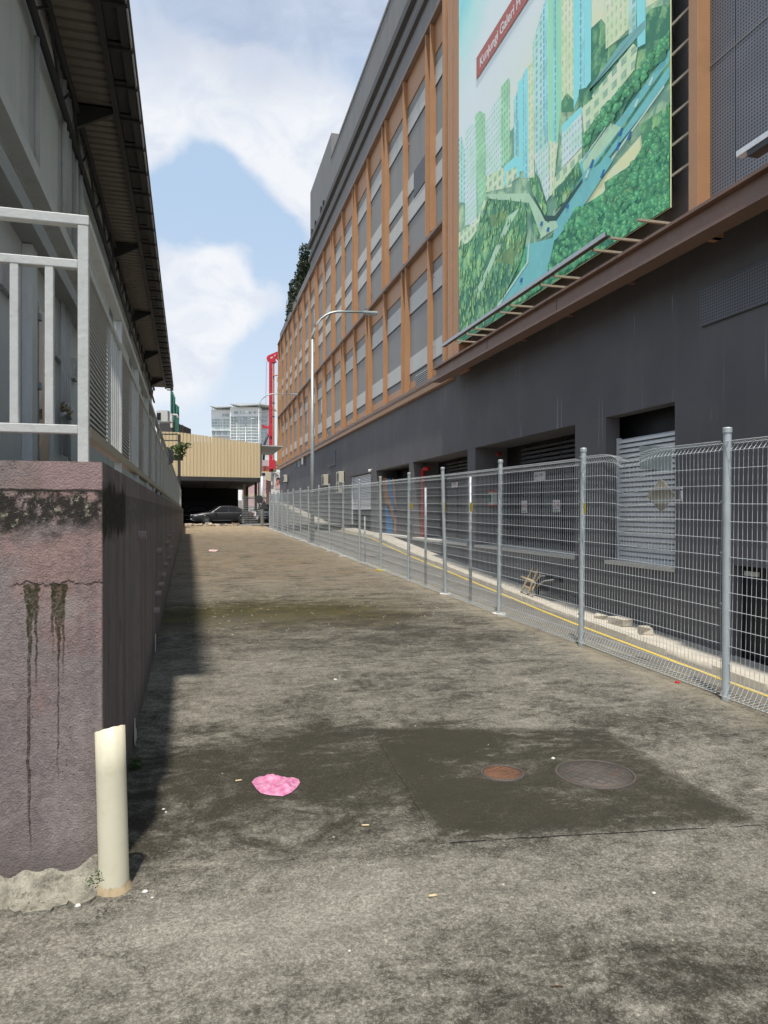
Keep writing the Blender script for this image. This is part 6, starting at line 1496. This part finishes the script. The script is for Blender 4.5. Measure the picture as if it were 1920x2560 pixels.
# ================================================================== LITTER
bc = onG(690, 1968); rb = random.Random(4)
outline = [onG(x, y) for x, y in ((629, 1957), (637, 1948), (650, 1942.5), (680, 1943), (705, 1944), (722, 1949), (747, 1951), (750, 1959), (742, 1972), (728, 1984), (707, 1993), (672, 1990), (652, 1985), (640, 1973))]
c2 = Vector((0, 0, 0))
for q in outline: c2 += q
c2 /= len(outline); NS = 70; NR = 14; v = []; f = []
for j in range(NR + 1):
    for i in range(NS):
        fi = i / NS * len(outline); a, b_ = outline[int(fi) % len(outline)], outline[(int(fi) + 1) % len(outline)]; e_ = a.lerp(b_, fi - int(fi)); t_ = j / NR
        p = c2.lerp(e_, t_); nz = mn.noise(Vector((p.x * 16, p.y * 13, 0))) + .6 * abs(mn.noise(Vector((p.x * 30, p.y * 26, 3))))
        z = ramp_z(p.x, p.y) + .004 + max(0, (.014 + .024 * nz)) * (1 - t_ ** 5)
        v.append((p.x, p.y, z))
for j in range(NR):
    for i in range(NS): f.append((j * NS + i, j * NS + (i + 1) % NS, (j + 1) * NS + (i + 1) % NS, (j + 1) * NS + i))
tag(MB().add(v, f, True).build('plastic_bag', 'pink_plastic'), 'crumpled bright pink plastic bag lying flat on the ramp', 'plastic bag')
q = onG(533, 1378); m = MB().box(-.12, .12, -.22, .22, 0, .04); m.v = [(x + rb.uniform(-.05, .05), y + rb.uniform(-.07, .07), z * rb.uniform(.5, 1.3)) for x, y, z in m.v]; o = m.build('paper_litter', 'pink_print', origin=(0, 0, 0), bevel=.01); o.location = (q.x, q.y, ramp_z(q.x, q.y) + .004); tag(o, 'flat pale pink litter far up the ramp', 'litter')
def stone(px, py, s, lb, mat='pebble_white', grp='white pebbles on the ramp'):
    q = onG(px, py); m = MB(); m.lathe([(.001, s * .85), (s * .6, s * .7), (s, s * .3), (s * .9, 0), (.001, 0)], (0, 0, 0), 9); m.v = [(x * rb.uniform(.8, 1.2), y * rb.uniform(.7, 1.1), z * rb.uniform(.8, 1.1)) for x, y, z in m.v]
    o = m.build('pebble', mat, origin=(0, 0, 0)); o.location = (q.x, q.y, ramp_z(q.x, q.y) + .001); tag(o, lb, 'pebble', grp); return o
for px, py, s, lb in ((363, 2228, .013, 'white pebble right of the cream pipe foot'), (195, 2263, .013, 'white pebble in front of the mortar, left of the pipe'), (838, 1701, .018, 'lone white pebble in mid ramp beyond the pink bag'), (1383, 1897, .014, 'white pebble between the two manhole covers'), (1635, 2236, .009, 'white pebble in the right foreground'), (381, 2242, .006, 'tiny white pebble beside the larger one by the pipe'), (874, 2378, .006, 'tiny white pebble in the foreground centre'), (409, 2023, .009, 'white pebble in the dark damp stain by the wall'), (415, 2030, .007, 'smaller white pebble in the dark damp stain by the wall')): stone(px, py, s, lb)
for k in range(70):   # countless tiny grit on the moss band
    pass
g = MB()
for k in range(330):
    x, y = rb.uniform(-.2, 4.1), rb.uniform(2.2, 22) if k % 2 else rb.uniform(8.8, 12.6); s = rb.uniform(.003, .009) * (1 + y / 22); z = ramp_z(x, y)
    g.add([(x - s, y, z), (x, y - s * .8, z), (x + s, y, z), (x, y + s * .7, z), (x, y, z + s * .8)], [(0, 1, 4), (1, 2, 4), (2, 3, 4), (3, 0, 4)])
tag(g.build('grit', 'grit_tan', origin=(0, 0, 0)), 'pale grit and crumbs scattered over the ramp', 'grit', kind='stuff')
for px, py, lb in ((914, 2068, 'cigarette end lying between the pink bag and the patch'), (596, 1954, 'cigarette end just left of the pink bag'), (1082, 2244, 'pale cigarette end in the foreground')):
    q = onG(px, py); z = ramp_z(q.x, q.y) + .006; a = rb.uniform(-.5, .5); o = MB().tube([(q.x - .018, q.y - .01 * a, z), (q.x + .018, q.y + .01 * a, z)], .005, 8).build('cigarette_end', 'cigarette'); tag(o, lb, 'cigarette end', 'cigarette ends')
q = onG(1392, 2468); tag(MB().tube([(q.x - .02, q.y + .005, ramp_z(q.x, q.y) + .003), (q.x, q.y, ramp_z(q.x, q.y) + .005), (q.x + .02, q.y - .006, ramp_z(q.x, q.y) + .003)], .0025, 6).build('twig', 'twig_brown'), 'short dark twig in the foreground', 'twig')
q = onG(1693, 1706); tag(MB().lathe([(.02, 0), (.02, .012), (.016, .016), (.001, .016)], (q.x, q.y, ramp_z(q.x, q.y)), 14).build('bottle_cap', 'bottle_cap_red'), 'red bottle cap at the fence foot', 'bottle cap')

# ================================================================== LEANING LADDER AND BLACK CHAIR FRAME BY THE KERB
Xl = 10.62
def lp(px, py, X=Xl): return onX(px, py, X)
t = thing('wooden_ladder', lp(1305, 1490), 'broken bamboo coloured wooden ladder leaning by the kerb', 'ladder')
base = [lp(1298, 1490), lp(1314, 1498)]; topp = [lp(1333, 1419, 11.2), lp(1346, 1423, 11.2)]
for a, b_ in zip(base, topp): MB().tube([a, b_], .04, 8).build('stile', 'bamboo', t)
MB().tube([lp(1326, 1485), lp(1353, 1432, 11.2)], .03, 8).build('stile', 'bamboo', t)
for q in (.12, .35, .62, .86): MB().tube([base[0].lerp(topp[0], q), base[1].lerp(topp[1], q)], .03, 6).build('rung', 'bamboo', t)
MB().tube([lp(1304, 1442), lp(1336, 1456)], .035, 6).build('loose_stick', 'bamboo', t)
t = thing('chair_frame', lp(1340, 1500), 'overturned black chair with pale rods beside the wooden ladder', 'chair')
pts = [lp(1330, 1470, 10.9), lp(1345, 1448, 10.9), lp(1368, 1449, 10.9), lp(1385, 1455, 10.9)]
MB().prism([lp(1335, 1475, 10.9), lp(1338, 1452, 10.9), lp(1352, 1440, 10.9), lp(1358, 1446, 10.9), lp(1348, 1462, 10.9), lp(1344, 1478, 10.9)], (.4, 0, 0)).build('seat', 'car_black', t)
MB().prism([lp(1346, 1462, 10.9), lp(1360, 1448, 10.9), lp(1380, 1446, 10.9), lp(1386, 1454, 10.9), lp(1382, 1458, 10.9), lp(1364, 1456, 10.9), lp(1350, 1468, 10.9)], (.35, 0, 0)).build('backrest', 'car_black', t)
MB().tube([lp(1341, 1470, 10.9), lp(1341, 1500, 10.9)], .045, 8).build('leg', 'car_black', t); MB().tube([lp(1346, 1468, 11.1), lp(1346, 1498, 11.1)], .03, 8).build('leg', 'car_black', t)
MB().tube([lp(1338, 1454, 10.85), lp(1352, 1440, 10.85), lp(1361, 1440, 10.85)], .018, 6).build('rod', 'galv_wire', t); MB().tube([lp(1343, 1466, 10.85), lp(1358, 1453, 10.85), lp(1384, 1449, 10.85)], .018, 6).build('rod', 'galv_wire', t)
